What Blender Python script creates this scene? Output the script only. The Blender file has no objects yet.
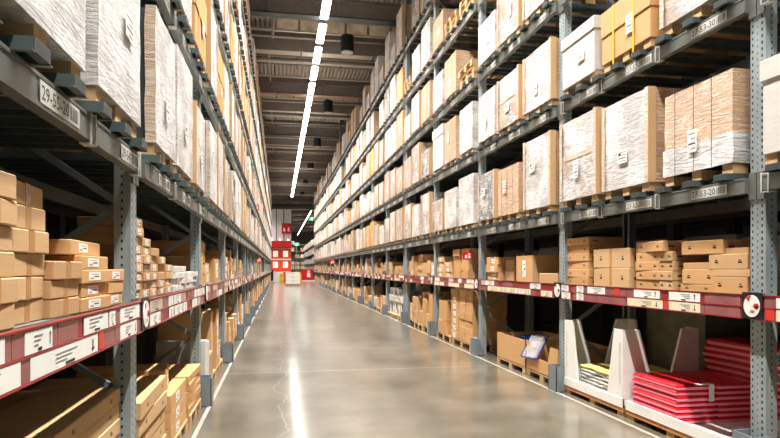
import bpy, bmesh, math, random
from mathutils import Vector, Matrix, noise
R = random.Random(7)
SC = bpy.context.scene
COL = SC.collection
H = 1.37                       # camera height
F = 600.0                      # focal length in pixels of a 780 px wide frame
TH = math.atan(111.0 / F)      # yaw of the camera away from the aisle
CT, ST = math.cos(TH), math.sin(TH)
BAY = 2.8
XR, XL = 3.12, -0.778          # front planes of the two racks
DEPTH = 0.87
def P(n): return 3.53 + BAY * n      # far edge of the n-th upright
NR = 17
NB = 19                        # last bay
TOPS = {2: 1.975, 3: 3.19, 4: 4.385, 5: 5.58, 6: 6.82}

# ------------------------------------------------------------------ projection (only used to rank what shows largest)
def proj(x, y, z):
    d = y * CT + x * ST
    if d < 0.12: return None
    return (390 + F * (x * CT - y * ST) / d, 268 - F * (z - H) / d)
def screen_area(x0, x1, y0, y1, z0, z1, m=0):
    pts = [proj(x, y, z) for x in (x0, x1) for y in (y0, y1) for z in (z0, z1)]
    if any(p is None for p in pts):
        pts = [p for p in pts if p]
        if not pts: return 0
    a = max(min(p[0] for p in pts), -m); b = min(max(p[0] for p in pts), 780 + m)
    c = max(min(p[1] for p in pts), -m); d = min(max(p[1] for p in pts), 438 + m)
    if b <= a or d <= c: return 0
    return (b - a) * (d - c)

# ------------------------------------------------------------------ node helpers
def srgb(r, g, b):
    f = lambda c: (c / 255 / 12.92) if c <= 10 else ((c / 255 + .055) / 1.055) ** 2.4
    return (f(r), f(g), f(b), 1)
class NT:
    def __init__(s, name):
        s.m = bpy.data.materials.new(name); s.m.use_nodes = True
        s.t = s.m.node_tree; s.n = s.t.nodes; s.b = s.n['Principled BSDF']
    def add(s, typ, **kw):
        n = s.n.new(typ)
        for k, v in kw.items(): setattr(n, k, v)
        return n
    def link(s, a, b): s.t.links.new(a, b)
    def val(s, sock, v):
        if hasattr(v, 'is_output') or hasattr(v, 'links'): s.link(v, sock)
        else: sock.default_value = v
    def math(s, op, a, b=0.0, c=None, clamp=False):
        n = s.add('ShaderNodeMath', operation=op); n.use_clamp = clamp
        s.val(n.inputs[0], a); s.val(n.inputs[1], b)
        if c is not None: s.val(n.inputs[2], c)
        return n.outputs[0]
    def mix(s, f, a, b):
        n = s.add('ShaderNodeMix', data_type='RGBA')
        s.val(n.inputs[0], f); s.val(n.inputs[6], a); s.val(n.inputs[7], b)
        return n.outputs[2]
    def coord(s, scale=(1, 1, 1), which='Object', rand=False):
        tc = s.add('ShaderNodeTexCoord'); mp = s.add('ShaderNodeMapping')
        s.link(tc.outputs[which], mp.inputs[0]); mp.inputs['Scale'].default_value = scale
        if rand:
            oi = s.add('ShaderNodeObjectInfo'); cm = s.add('ShaderNodeCombineXYZ')
            v = s.math('MULTIPLY', oi.outputs['Random'], 37.0)
            for i in range(3): s.link(v, cm.inputs[i])
            s.link(cm.outputs[0], mp.inputs['Location'])
        return mp.outputs[0]
    def noise(s, vec, scale, detail=3, rough=.5, dist=0):
        n = s.add('ShaderNodeTexNoise'); s.link(vec, n.inputs['Vector'])
        n.inputs['Scale'].default_value = scale; n.inputs['Detail'].default_value = detail
        n.inputs['Roughness'].default_value = rough; n.inputs['Distortion'].default_value = dist
        return n.outputs[0]
    def ramp(s, f, stops):
        n = s.add('ShaderNodeValToRGB'); s.link(f, n.inputs[0]); e = n.color_ramp.elements
        while len(e) > 1: e.remove(e[-1])
        e[0].position, e[0].color = stops[0]
        for p, c in stops[1:]:
            x = e.new(p); x.color = c
        return n.outputs[0]
    def rnd(s):
        return s.add('ShaderNodeObjectInfo').outputs['Random']
    def bump(s, h, strength=.2, dist=.01):
        n = s.add('ShaderNodeBump'); s.link(h, n.inputs['Height'])
        n.inputs['Strength'].default_value = strength; n.inputs['Distance'].default_value = dist
        s.link(n.outputs[0], s.b.inputs['Normal'])
    def set(s, col=None, rough=.6, metal=0, spec=.5, coat=0):
        if col is not None: s.val(s.b.inputs['Base Color'], col)
        s.val(s.b.inputs['Roughness'], rough); s.b.inputs['Metallic'].default_value = metal
        s.b.inputs['Specular IOR Level'].default_value = spec
        s.b.inputs['Coat Weight'].default_value = coat
        return s.m
W4 = lambda v: (v, v, v, 1)
def plain(name, rgb, rough=.6, metal=0, spec=.5, var=.06, scale=8):
    t = NT(name); c = srgb(*rgb)
    n = t.noise(t.coord(), scale, 3)
    hi = tuple(min(1, x * (1 + var)) for x in c[:3]) + (1,); lo = tuple(x * (1 - var) for x in c[:3]) + (1,)
    return t.set(t.ramp(n, [(.35, lo), (.65, hi)]), rough, metal, spec)
def carton_mat(name, a, b, gloss=.75):
    t = NT(name); r = t.rnd()
    base = t.ramp(r, [(0, srgb(*a)), (1, srgb(*b))])
    fib = t.noise(t.coord((1, 1, 14), rand=True), 9, 4)
    col = t.mix(t.math('MULTIPLY', fib, .35), base, srgb(152, 114, 76))
    t.bump(t.noise(t.coord((1, 1, 1), rand=True), 6, 2), .15, .01)
    return t.set(col, gloss, spec=.3)
M = {}
M['carton'] = carton_mat('carton_board', (204, 164, 116), (218, 180, 134))
M['carton_dark'] = carton_mat('carton_board_dark', (186, 144, 100), (202, 162, 118))
M['carton_warm'] = carton_mat('carton_board_warm', (204, 156, 102), (214, 168, 116))
M['white_carton'] = carton_mat('white_board', (208, 205, 200), (220, 217, 212))
M['tape'] = plain('packing_tape', (186, 138, 86), .3)
M['paper'] = plain('paper_label', (240, 238, 232), .5, var=.03)
M['cream'] = plain('cream_paper', (232, 222, 190), .45, var=.03)
M['ink'] = plain('black_ink', (35, 33, 32), .5)
M['faint_ink'] = plain('grey_ink', (150, 148, 145), .5)
M['wood'] = plain('pallet_wood', (192, 156, 112), .75, var=.16, scale=5)
M['board'] = plain('orange_timber', (196, 132, 70), .65, var=.1)
M['braces'] = plain('galvanised_steel', (136, 142, 142), .42, .35, var=.1)
M['muted_paper'] = plain('muted_card', (206, 184, 166), .4, var=.12)  # card paper toned down to a muted beige
M['beam'] = plain('beam_steel', (112, 115, 110), .38, .25, var=.12, scale=4)
M['bar'] = plain('support_bar_steel', (84, 96, 96), .4, .25, var=.15, scale=6)
M['darksteel'] = plain('dark_steel', (66, 70, 70), .5, .3)
M['guard'] = plain('guard_paint', (122, 132, 138), .5, .1, var=.08, scale=10)
M['clip'] = plain('clip_plastic', (206, 205, 196), .4)
M['rail'] = plain('red_rail_paint', (150, 42, 44), .3, var=.08)
M['holder'] = plain('sheen_card_holder', (150, 92, 92), .22, var=.12)
M['sticker'] = plain('red_sticker', (214, 58, 44), .35)
M['red'] = plain('red_plastic', (214, 22, 30), .4)
M['white'] = plain('white_plastic', (236, 232, 226), .45, var=.03)
M['black'] = plain('black_plastic', (24, 25, 27), .4)
M['yellow'] = plain('yellow_strap', (238, 186, 30), .45)
M['blue'] = plain('blue_plastic', (30, 96, 190), .4)
M['navy'] = plain('navy_edge', (38, 52, 124), .4)
M['yelfab'] = plain('yellow_textile', (232, 208, 110), .6, var=.1)
M['grey_film'] = plain('grey_film_goods', (190, 190, 184), .3, var=.2, scale=14)
M['greycloth'] = plain('dim_covered_goods', (120, 118, 96), .45, var=.2)
M['orange'] = plain('orange_panel', (236, 84, 24), .45)
M['green'] = plain('sign_green', (60, 190, 130), .4)
M['line'] = plain('floor_line_paint', (164, 160, 150), .4, var=.1, scale=3)
M['duct'] = plain('duct_metal', (176, 168, 156), .5, .2)
M['deck'] = plain('roof_deck', (106, 98, 90), .7, var=.1, scale=1)
M['panel'] = plain('pale_insulation', (226, 214, 190), .6, var=.25, scale=3)
M['roofbeam'] = plain('roof_beam_paint', (120, 111, 103), .55, var=.1)
M['dullred'] = plain('red_oxide_paint', (122, 92, 80), .55, var=.1)
M['wall_and_shade'] = plain('wall_and_shade_tone', (108, 112, 106), .8)  # tone of the walls and of the added dark side sheets
M['cladding'] = plain('white_cladding', (236, 236, 234), .5, var=.03)
M['seam'] = plain('cladding_seam', (120, 122, 124), .5)

# perforated upright
def post_mat():
    t = NT('perforated_post_steel')
    base = t.ramp(t.noise(t.coord((6, 6, 1.2)), 3, 4), [(.3, srgb(138, 149, 150)), (.7, srgb(162, 172, 172))])
    tc = t.add('ShaderNodeTexCoord'); s = t.add('ShaderNodeSeparateXYZ'); t.link(tc.outputs['Object'], s.inputs[0])
    geo = t.add('ShaderNodeNewGeometry'); gs = t.add('ShaderNodeSeparateXYZ'); t.link(geo.outputs['Normal'], gs.inputs[0])
    front = t.math('GREATER_THAN', t.math('ABSOLUTE', gs.outputs[0]), .7)
    def holes(axis, c, hw, pitch, hh, off):
        a = t.math('LESS_THAN', t.math('ABSOLUTE', t.math('SUBTRACT', axis, c)), hw)
        fz = t.math('FRACT', t.math('ADD', t.math('DIVIDE', s.outputs[2], pitch), off))
        b = t.math('LESS_THAN', t.math('ABSOLUTE', t.math('SUBTRACT', fz, .5)), hh / pitch)
        return t.math('MULTIPLY', a, b)
    h1 = holes(s.outputs[1], -.020, .006, .043, .009, 0)
    h2 = holes(s.outputs[1], -.100, .007, .043, .010, .15)
    h3 = holes(s.outputs[1], -.062, .0035, .043, .006, .5)
    hs = holes(t.math('ABSOLUTE', s.outputs[0]), .045, .005, .043, .0075, .3)
    hf = t.math('MULTIPLY', t.math('MAXIMUM', t.math('MAXIMUM', h1, h2), h3), front)
    hsd = t.math('MULTIPLY', hs, t.math('SUBTRACT', 1.0, front))
    m = t.math('MAXIMUM', hf, hsd)
    t.set(t.mix(m, base, srgb(26, 29, 31)), .45, .2)
    return t.m
M['post'] = post_mat()

# stretch film over cartons
def film_mat(name, under, film, cover, streak=1.0, two=None):
    t = NT(name)
    tc = t.add('ShaderNodeTexCoord'); mp = t.add('ShaderNodeMapping'); t.link(tc.outputs['Object'], mp.inputs[0])
    oi = t.add('ShaderNodeObjectInfo'); cm = t.add('ShaderNodeCombineXYZ'); rv = t.math('MULTIPLY', oi.outputs['Random'], 37.0)
    for i in range(3): t.link(rv, cm.inputs[i])
    t.link(cm.outputs[0], mp.inputs['Location']); mp.inputs['Rotation'].default_value = (.22, 0, 0); mp.inputs['Scale'].default_value = (2.2, 2.2, 15)
    n1 = t.noise(mp.outputs[0], 1.5, 7, .68, 2.2)
    v2 = t.coord((1, 1, 1), rand=True); n2 = t.noise(v2, 3.2, 4, .6)
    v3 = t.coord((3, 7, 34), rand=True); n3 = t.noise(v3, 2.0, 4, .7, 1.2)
    f = t.math('ADD', t.math('MULTIPLY', n1, .55), t.math('MULTIPLY', n2, .45))
    mask = t.math('MULTIPLY', t.math('SUBTRACT', f, .535 - cover * .12), 11.0 * streak, clamp=True)
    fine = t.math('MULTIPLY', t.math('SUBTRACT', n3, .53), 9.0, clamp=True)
    und = t.mix(t.math('MULTIPLY', t.math('SUBTRACT', n2, .45), 6.0, clamp=True), srgb(*under), srgb(*(two or under)))
    c = t.mix(t.math('MULTIPLY', mask, .9), und, srgb(*film))
    c = t.mix(t.math('MULTIPLY', fine, .6), c, srgb(240, 237, 234))  # fine pale film streaks, highlights put into the colour
    t.bump(t.math('ADD', n1, t.math('MULTIPLY', n3, .6)), .8, .03)
    return t.set(c, .32, spec=.55)
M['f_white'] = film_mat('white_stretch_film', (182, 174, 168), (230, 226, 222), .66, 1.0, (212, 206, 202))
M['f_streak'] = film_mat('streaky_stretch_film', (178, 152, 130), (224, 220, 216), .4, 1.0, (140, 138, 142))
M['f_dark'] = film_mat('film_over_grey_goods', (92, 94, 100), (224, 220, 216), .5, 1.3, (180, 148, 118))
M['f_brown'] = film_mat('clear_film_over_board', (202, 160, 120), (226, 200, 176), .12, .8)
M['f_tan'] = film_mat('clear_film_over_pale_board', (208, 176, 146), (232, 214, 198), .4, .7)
def red_mat():
    t = NT('red_cushion_cover')
    return t.set(t.mix(t.noise(t.coord(), 5, 2), srgb(196, 8, 22), srgb(226, 20, 34)), .42, spec=.5)
M['cushion'] = red_mat()
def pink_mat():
    t = NT('pink_edge_highlight'); return t.set(t.mix(t.noise(t.coord(), 5, 2), srgb(246, 132, 158), srgb(250, 160, 180)), .4)
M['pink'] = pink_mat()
def clear_mat():
    t = NT('clear_film'); t.b.inputs['Alpha'].default_value = .28
    return t.set(srgb(232, 230, 236), .2)
M['clear'] = clear_mat()
def bag_mat():
    t = NT('crumpled_white_film'); n = t.noise(t.coord(), 9, 5, .6, 1.5)
    t.bump(n, .7, .03); return t.set(t.ramp(n, [(.35, srgb(206, 205, 204)), (.6, srgb(246, 245, 243))]), .3)
M['bag'] = bag_mat()
def emis(name, col, s):
    t = NT(name); t.set(col, .4); t.b.inputs['Emission Color'].default_value = col; t.b.inputs['Emission Strength'].default_value = s; return t.m
LAMP = 8.0
M['lamp'] = emis('lamp_diffuser', (1, .96, .90, 1), LAMP)
M['lamp2'] = emis('lamp_diffuser_far', (1, .93, .83, 1), 8)
M['exit'] = emis('lit_exit_green', srgb(70, 205, 140), .22)
M['exitw'] = emis('lit_exit_white', srgb(235, 255, 245), .6)
M['poster'] = emis('glowing_poster', srgb(255, 246, 232), .28)  # white poster with a weak glow set in its material
def floor_mat():
    t = NT('polished_concrete')
    tc = t.add('ShaderNodeTexCoord'); s = t.add('ShaderNodeSeparateXYZ'); t.link(tc.outputs['Object'], s.inputs[0])
    v = t.coord()
    a = t.noise(v, .55, 5, .6); b = t.noise(v, 1.9, 4, .55); 
    f = t.math('ADD', t.math('MULTIPLY', a, .6), t.math('MULTIPLY', b, .4))
    col = t.ramp(f, [(.38, srgb(80, 74, 61)), (.5, srgb(102, 95, 80)), (.62, srgb(124, 117, 101))])
    # cut joints across the aisle and one hairline crack along it
    j = t.math('ABSOLUTE', t.math('SUBTRACT', t.math('FRACT', t.math('DIVIDE', t.math('ADD', s.outputs[1], -4.0 + .011), 5.6)), .72))
    jm = t.math('LESS_THAN', j, .0016)
    wob = t.math('MULTIPLY', t.math('SUBTRACT', t.noise(t.coord((0, .8, 0)), 1.5, 3, .55), .5), .55)
    ck = t.math('ABSOLUTE', t.math('SUBTRACT', t.math('SUBTRACT', s.outputs[0], 1.23), wob))
    cm = t.math('LESS_THAN', ck, .004)
    ck2 = t.math('ABSOLUTE', t.math('SUBTRACT', t.math('ADD', s.outputs[0], -.02), wob))
    cm2 = t.math('MULTIPLY', t.math('LESS_THAN', ck2, .004), .5)
    col = t.mix(jm, col, srgb(206, 196, 178)); col = t.mix(t.math('MULTIPLY', cm, .7), col, srgb(92, 84, 72)); col = t.mix(cm2, col, srgb(200, 190, 172))
    rough = t.math('ADD', .24, t.math('MULTIPLY', a, .2))
    t.set(col, rough, spec=.7, coat=.9); t.b.inputs['Coat Roughness'].default_value = .155
    return t.m
M['floor'] = floor_mat()
def deck_mat():
    t = NT('corrugated_roof'); tc = t.add('ShaderNodeTexCoord'); s = t.add('ShaderNodeSeparateXYZ'); t.link(tc.outputs['Object'], s.inputs[0])
    w = t.math('SINE', t.math('MULTIPLY', s.outputs[0], 42.0)); t.bump(w, .6, .04)
    return t.set(t.mix(t.noise(t.coord(), .6, 3), srgb(160, 148, 136), srgb(190, 178, 165)), .6)
M['roof'] = deck_mat()

# ------------------------------------------------------------------ mesh builder
class MB:
    def __init__(s): s.v = []; s.f = []; s.m = []; s.sm = []; s.mats = []
    def mi(s, name):
        if name not in s.mats: s.mats.append(name)
        return s.mats.index(name)
    def poly(s, pts, mat, smooth=False):
        b = len(s.v); s.v += [tuple(p) for p in pts]; s.f.append(tuple(range(b, b + len(pts)))); s.m.append(s.mi(mat)); s.sm.append(smooth)
    def mesh(s, verts, faces, mat, smooth=False, mtx=None):
        b = len(s.v)
        s.v += [tuple((mtx @ Vector(p)) if mtx else p) for p in verts]
        k = s.mi(mat)
        for f in faces: s.f.append(tuple(b + i for i in f)); s.m.append(k); s.sm.append(smooth)
    BF = [(0, 3, 2, 1), (4, 5, 6, 7), (0, 1, 5, 4), (1, 2, 6, 5), (2, 3, 7, 6), (3, 0, 4, 7)]
    def box(s, x0, x1, y0, y1, z0, z1, mat, mtx=None):
        if x0 > x1: x0, x1 = x1, x0
        if y0 > y1: y0, y1 = y1, y0
        s.mesh([(x0, y0, z0), (x1, y0, z0), (x1, y1, z0), (x0, y1, z0), (x0, y0, z1), (x1, y0, z1), (x1, y1, z1), (x0, y1, z1)], s.BF, mat, mtx=mtx)
    def cbox(s, x0, x1, y0, y1, z0, z1, mat, c=.004, mtx=None):
        """box with chamfered edges"""
        if x0 > x1: x0, x1 = x1, x0
        if y0 > y1: y0, y1 = y1, y0
        bm = bmesh.new()
        vs = [bm.verts.new(p) for p in [(x0, y0, z0), (x1, y0, z0), (x1, y1, z0), (x0, y1, z0), (x0, y0, z1), (x1, y0, z1), (x1, y1, z1), (x0, y1, z1)]]
        for f in s.BF: bm.faces.new([vs[i] for i in f])
        bmesh.ops.bevel(bm, geom=bm.edges[:], offset=c, segments=1, affect='EDGES')
        bm.verts.index_update()
        s.mesh([v.co.copy() for v in bm.verts], [[v.index for v in f.verts] for f in bm.faces], mat, mtx=mtx); bm.free()
    def bar(s, a, b, w, h, mat, up=(0, 1, 0)):
        a = Vector(a); b = Vector(b); d = (b - a).normalized(); u = Vector(up); r = d.cross(u).normalized() * (w / 2); u = r.cross(d).normalized() * (h / 2)
        s.mesh([a - r - u, a + r - u, a + r + u, a - r + u, b - r - u, b + r - u, b + r + u, b - r + u], s.BF, mat)
    def tube(s, a, b, r, mat, n=12, r2=None, caps=True, smooth=True):
        a = Vector(a); b = Vector(b); d = (b - a).normalized(); u = Vector((0, 0, 1)) if abs(d.z) < .9 else Vector((1, 0, 0))
        p = d.cross(u).normalized(); q = d.cross(p); r2 = r if r2 is None else r2
        vs = [a + (p * math.cos(t) + q * math.sin(t)) * r for t in [2 * math.pi * i / n for i in range(n)]] + [b + (p * math.cos(t) + q * math.sin(t)) * r2 for t in [2 * math.pi * i / n for i in range(n)]]
        s.mesh(vs, [(i, (i + 1) % n, n + (i + 1) % n, n + i) for i in range(n)], mat, smooth)
        if caps: s.mesh(vs, [tuple(range(n)), tuple(range(2 * n - 1, n - 1, -1))], mat)
    def data(s, name):
        me = bpy.data.meshes.new(name); me.from_pydata(s.v, [], s.f)
        for k in s.mats: me.materials.append(M[k])
        me.polygons.foreach_set('material_index', s.m); me.polygons.foreach_set('use_smooth', s.sm)
        me.update(); return me
    def build(s, name, parent=None, loc=(0, 0, 0)):
        return place(s.data(name), name, parent, loc)
def place(me, name, parent=None, loc=(0, 0, 0), rz=0):
    o = bpy.data.objects.new(name, me); COL.objects.link(o); o.parent = parent; o.location = loc; o.rotation_euler = (0, 0, rz); return o
def tag(o, label=None, cat=None, group=None, kind=None):
    if label: o['label'] = label
    if cat: o['category'] = cat
    if group: o['group'] = group
    if kind: o['kind'] = kind
    return o
def empty(name, loc=(0, 0, 0), rz=0):
    o = bpy.data.objects.new(name, None); COL.objects.link(o); o.location = loc; o.rotation_euler = (0, 0, rz); o.empty_display_size = .1; return o
def struct(o): o['kind'] = 'structure'; return o
_txt = {}
def text_mesh(string, size):
    key = (string, size)
    if key not in _txt:
        cu = bpy.data.curves.new('t', 'FONT'); cu.body = string; cu.size = size; cu.resolution_u = 2
        ob = bpy.data.objects.new('t', cu); COL.objects.link(ob)
        dg = bpy.context.evaluated_depsgraph_get(); me = bpy.data.meshes.new_from_object(ob.evaluated_get(dg))
        _txt[key] = ([v.co.copy() for v in me.vertices], [tuple(p.vertices) for p in me.polygons])
        bpy.data.objects.remove(ob); bpy.data.curves.remove(cu); bpy.data.meshes.remove(me)
    return _txt[key]
ORD = ['nearest', 'second', 'third', 'fourth', 'fifth', 'sixth', 'seventh', 'eighth', 'ninth', 'tenth', 'eleventh', 'twelfth', 'thirteenth', 'fourteenth', 'fifteenth', 'sixteenth', 'seventeenth', 'eighteenth', 'nineteenth', 'twentieth', 'twenty-first', 'twenty-second']
def bayname(n, s=1):
    if s < 0: return ORD[n + 1] if n >= -1 else 'foreground'
    return 'foreground' if n <= -1 else ORD[n] if n > 0 else 'nearest full'
SIDE = {1: 'right', -1: 'left'}
def X0(s): return XR if s > 0 else XL

# ================================================================== SETTING
def slab(name, x0, x1, y0, y1, z0, z1, mat):
    mb = MB(); mb.box(x0, x1, y0, y1, z0, z1, mat); return struct(mb.build(name))
YB, YE = -5.0, 128.0
slab('floor', -14, 16, YB, YE, -.2, 0, 'floor')
CZ = 9.3
slab('ceiling', -14, 16, YB, YE, CZ, CZ + .2, 'roof')
slab('shade_sheet_left', -3.2, -3.0, YB, 58, 0, CZ, 'wall_and_shade')  # added dark sheet, stands in for the shade behind the left rack
slab('shade_sheet_right', 6.2, 6.4, YB, 58, 0, CZ, 'wall_and_shade')  # added dark sheet in place of shadowed goods behind the right rack
slab('wall_back', -3.2, 6.4, YB, YB + .2, 0, CZ, 'wall_and_shade')
slab('wall_far', -14, 16, YE - .2, YE, 0, CZ, 'wall_and_shade')
slab('wall_far_left', -14, -13.8, 58, YE, 0, CZ, 'wall_and_shade')
slab('wall_far_right', 15.8, 16, 58, YE, 0, CZ, 'wall_and_shade')
# white clad partition at the end of the aisle
mb = MB(); mb.box(-8, 1.22, 62.3, 62.6, 0, 7.35, 'cladding')
x = 1.22
while x > -6:
    x -= .74
    mb.box(x - .05, x + .05, 62.26, 62.3, 4.1, 7.35, 'seam')
struct(mb.build('wall_end'))
# floor lines in front of the racks
mb = MB(); mb.box(2.99, 3.025, YB + .3, 57.6, 0, .003, 'line'); struct(mb.build('trim_1'))
mb = MB(); mb.box(-.695, -.66, YB + .3, 57.6, 0, .003, 'line'); struct(mb.build('trim_2'))

# roof structure, repeating every 7.5 m
def roof_thing(name, mbs, label, cat, group, loc=(0, 0, 0)):
    o = mbs.build(name, None, loc); tag(o, label, cat, group); return o
per = 7.5
k = 0
for i in range(-2, 14):
    y = 16.5 + per * i
    if y < YB + .5 or y > YE - 1: continue
    k += 1
    w0, w1 = (-2.98, 6.18) if y < 50 else (-13.5, 15.5)
    nm = ORD[k] if k < len(ORD) else 'last'
    # I-beam
    mb = MB(); mb.box(w0, w1, y - .15, y + .15, 8.2, 8.24, 'dullred' if i % 2 else 'darksteel'); mb.box(w0, w1, y - .02, y + .02, 8.24, 8.62, 'roofbeam'); mb.box(w0, w1, y - .15, y + .15, 8.62, 8.66, 'roofbeam')
    xx = w0 + .8
    while xx < w1:
        mb.box(xx - .012, xx + .012, y - .14, y + .14, 8.24, 8.62, 'roofbeam'); xx += 1.9
    mb.box(-.2, -.14, y - .05, y + .05, 8.66, CZ, 'roofbeam'); mb.box(3.6, 3.66, y - .05, y + .05, 8.66, CZ, 'roofbeam')
    struct(mb.build('ceiling_beam'))
    # second deeper box beam with pipes under it
    mb = MB(); mb.box(w0, w1, y + 3.1, y + 3.75, 8.45, 8.95, 'duct'); mb.box(w0, w1, y + 3.05, y + 3.1, 8.35, 9.0, 'roofbeam')
    xx = w0 + 1.3
    while xx < w1:
        mb.box(xx - .02, xx + .02, y + 3.06, y + 3.79, 8.41, 8.99, 'darksteel'); xx += 2.4
    struct(mb.build('ceiling_beam'))
    mb = MB(); mb.tube((w0, y + 4.5, 8.5), (w1, y + 4.5, 8.5), .07, 'duct', 10); mb.tube((w0, y + 4.9, 8.62), (w1, y + 4.9, 8.62), .045, 'duct', 8)
    xx = w0 + .6
    while xx < w1:
        mb.box(xx - .015, xx + .015, y + 4.44, y + 4.95, 8.4, 8.44, 'darksteel'); mb.tube((xx, y + 4.5, 8.42), (xx, y + 4.5, CZ - .002), .012, 'darksteel', 6); xx += 1.5
    tag(mb.build('sprinkler_pipe'), 'pair of grey sprinkler pipes under the roof, %s from the front' % nm, 'pipe', 'sprinkler pipes across the ceiling')
    # pale insulation strip with hangers
    mb = MB(); xx = w0
    while xx < w1 - .7:
        if R.random() < .8: mb.box(xx + .04, xx + .68, y + 2.3, y + 2.34, 8.72, 9.05, 'panel')
        xx += .72
    mb.box(w0, w1, y + 2.27, y + 2.37, 8.68, 8.72, 'duct'); mb.box(w0, w1, y + 2.27, y + 2.37, 9.05, 9.09, 'duct')
    struct(mb.build('ceiling_beam'))
    # purlins
    mb = MB()
    for q in (1.2, 5.6, 6.5): mb.box(w0, w1, y + q - .04, y + q + .04, 9.05, CZ, 'roofbeam')
    for q in (2.9, 6.9): mb.tube((w0, y + q, 8.72), (w1, y + q, 8.72), .035, 'duct', 8)
    struct(mb.build('ceiling_beam'))
    # hanging black cylinder heater
    if 10 < y + 2.4 < 60:
        r = empty('hanging_speaker', (2.12, y + 2.4, 8.2))
        mb = MB(); n = 20
        mb.tube((0, 0, 0), (0, 0, .5), .21, 'black', n); mb.tube((0, 0, -.02), (0, 0, 0), .225, 'darksteel', n); mb.tube((0, 0, .5), (0, 0, .56), .19, 'black', n, .08)
        mb.build('housing', r)
        mb = MB(); mb.tube((0, 0, .55), (0, 0, CZ - 8.2), .012, 'darksteel', 6); mb.build('hanger_rod', r)
        mb = MB(); mb.tube((0, 0, -.026), (0, 0, -.02), .18, 'duct', n); mb.build('grille', r)
        tag(r, 'black cylindrical loudspeaker hung from the ceiling, %s from the front' % ORD[i], 'loudspeaker', 'ceiling loudspeakers')
# lengthwise electrical pipe
for xx, z in ((-.35, 8.95), (4.6, 9.0)):
    mb = MB(); mb.tube((xx, YB + .3, z), (xx, 57, z), .03, 'duct', 8)
    tag(mb.build('conduit_pipe'), 'thin grey pipe running along the aisle under the roof, %s side' % ('left' if xx < 0 else 'right'), 'pipe')
mb = MB(); mb.tube((-.18, 18.4, 8.3), (-.18, 18.4, CZ - .001), .045, 'duct', 10); mb.tube((-.18, 18.4, 8.34), (.1, 18.4, 8.34), .035, 'duct', 8)
tag(mb.build('drop_pipe'), 'short grey pipe dropping from the roof beside the left rack', 'pipe')

# strip lights
def strip_light(x, y, z, mat, label, group, L=1.38, wd=.105, power=84, rz=0):
    r = empty('strip_light', (x, y, z), rz)
    la = bpy.data.lights.new('lamp_glow', 'AREA'); la.shape = 'RECTANGLE'; la.size = wd * 1.8; la.size_y = L * .96; la.energy = power; la.color = (1, .975, .94); la.spread = math.radians(125)
    lo = bpy.data.objects.new('lamp_glow', la); COL.objects.link(lo); lo.parent = r; lo.location = (0, 0, -.036)
    mb = MB(); mb.cbox(-.07, .07, -L / 2, L / 2, .03, .1, 'braces', .01); mb.build('housing', r)
    mb = MB(); mb.cbox(-wd, wd, -L / 2 + .02, L / 2 - .02, -.03, .03, mat, .02); mb.build('diffuser', r)
    mb = MB()
    for q in (-.5, .5):
        f = (y + q - 16.5) % 7.5
        if min(abs(f - p) for p in (2.9, 4.5, 4.9, 6.9)) < .12: q *= .62
        mb.tube((0, q, .1), (0, q, CZ - z - .001), .006, 'darksteel', 5)
    mb.build('hanger_wire', r)
    tag(r, label, 'ceiling light', group)
y = -4.0; k = 0
while y < 56.5:
    vis = proj(1.17, y, H + 6.6)
    inv = vis is not None and vis[1] > -5
    if inv: k += 1
    strip_light(1.17, y, H + 6.6, 'lamp', ('lit strip light in the line over the aisle, %s in view from the front' % (ORD[k - 1] if k <= len(ORD) else 'number %d' % k)) if inv else 'lit strip light over the aisle, above the near end of the racks', 'strip lights over the aisle')
    y += 1.75
y = 72.0; k = 0
while y < 122:
    k += 1
    strip_light(3.72, y, H + 6.7, 'lamp2', 'far lit strip light beyond the aisle end, %s of its line' % (ORD[k - 1] if k <= len(ORD) else 'number %d' % k), 'far strip lights beyond the aisle', 2.9, .045, 150)
    y += 3.1

for k, x in enumerate((-9, -5.8, -2.6, 6.5, 10)):  # lamps added out of view to brighten the end wall
    strip_light(x, 59.6, 7.9, 'lamp', 'added unseen crosswise strip light brightening the end wall, %s from the left' % ('first', 'second', 'third', 'fourth', 'fifth')[k], 'added crosswise lights brightening the aisle end', 2.6, .08, 120, math.pi / 2)
# ================================================================== RACKS
def lab_faces(mb, s, xf, yc, zc, w, h, style):
    """paper card on a plane x = xf facing the aisle; style: plain, up, down, text"""
    e = .0012
    base = 'cream' if style in ('down', 'plain_c') and s > 0 else R.choice(('muted_paper', 'muted_paper', 'paper', 'holder')) if style.startswith('plain') else R.choice(('paper', 'muted_paper', 'cream')) if style == 'text' and s < 0 and yc > 3.6 else 'paper'
    mb.box(xf, xf - s * .002, yc - w / 2, yc + w / 2, zc - h / 2, zc + h / 2, base)
    x = xf - s * .0028
    far = lambda t: yc + t * w        # t along the aisle
    def rect(a, b, c, d, m): mb.box(x, x - s * .0006, far(a), far(b), zc + c * h, zc + d * h, m)
    if style in ('up', 'down'):
        ah = .32 if style == 'up' else -.32
        ac = -.34 if s > 0 else .40
        for a in ([ac] ):
            rect(a - .008, a + .008, -.3, .3, 'ink')
            p = [(x - s * .0008, far(a - .035), zc + (ah * .45) * h), (x - s * .0008, far(a), zc + ah * 1.05 * h), (x - s * .0008, far(a + .035), zc + (ah * .45) * h)]
            mb.poly(p, 'ink')
        for q in range(3): rect(-.2, .12 - .08 * q, .22 - .2 * q, .27 - .2 * q, 'faint_ink')
        rect(-.06, .08, -.42, -.3, 'ink')
    elif style == 'text':
        for q in range(3): rect(-.3, .25 - .15 * q, .28 - .22 * q, .34 - .22 * q, 'faint_ink')
        rect(-.1, .12, -.4, -.3, 'ink')

def perf_post(mb_parent, s, n, rear=False):
    pass

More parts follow.
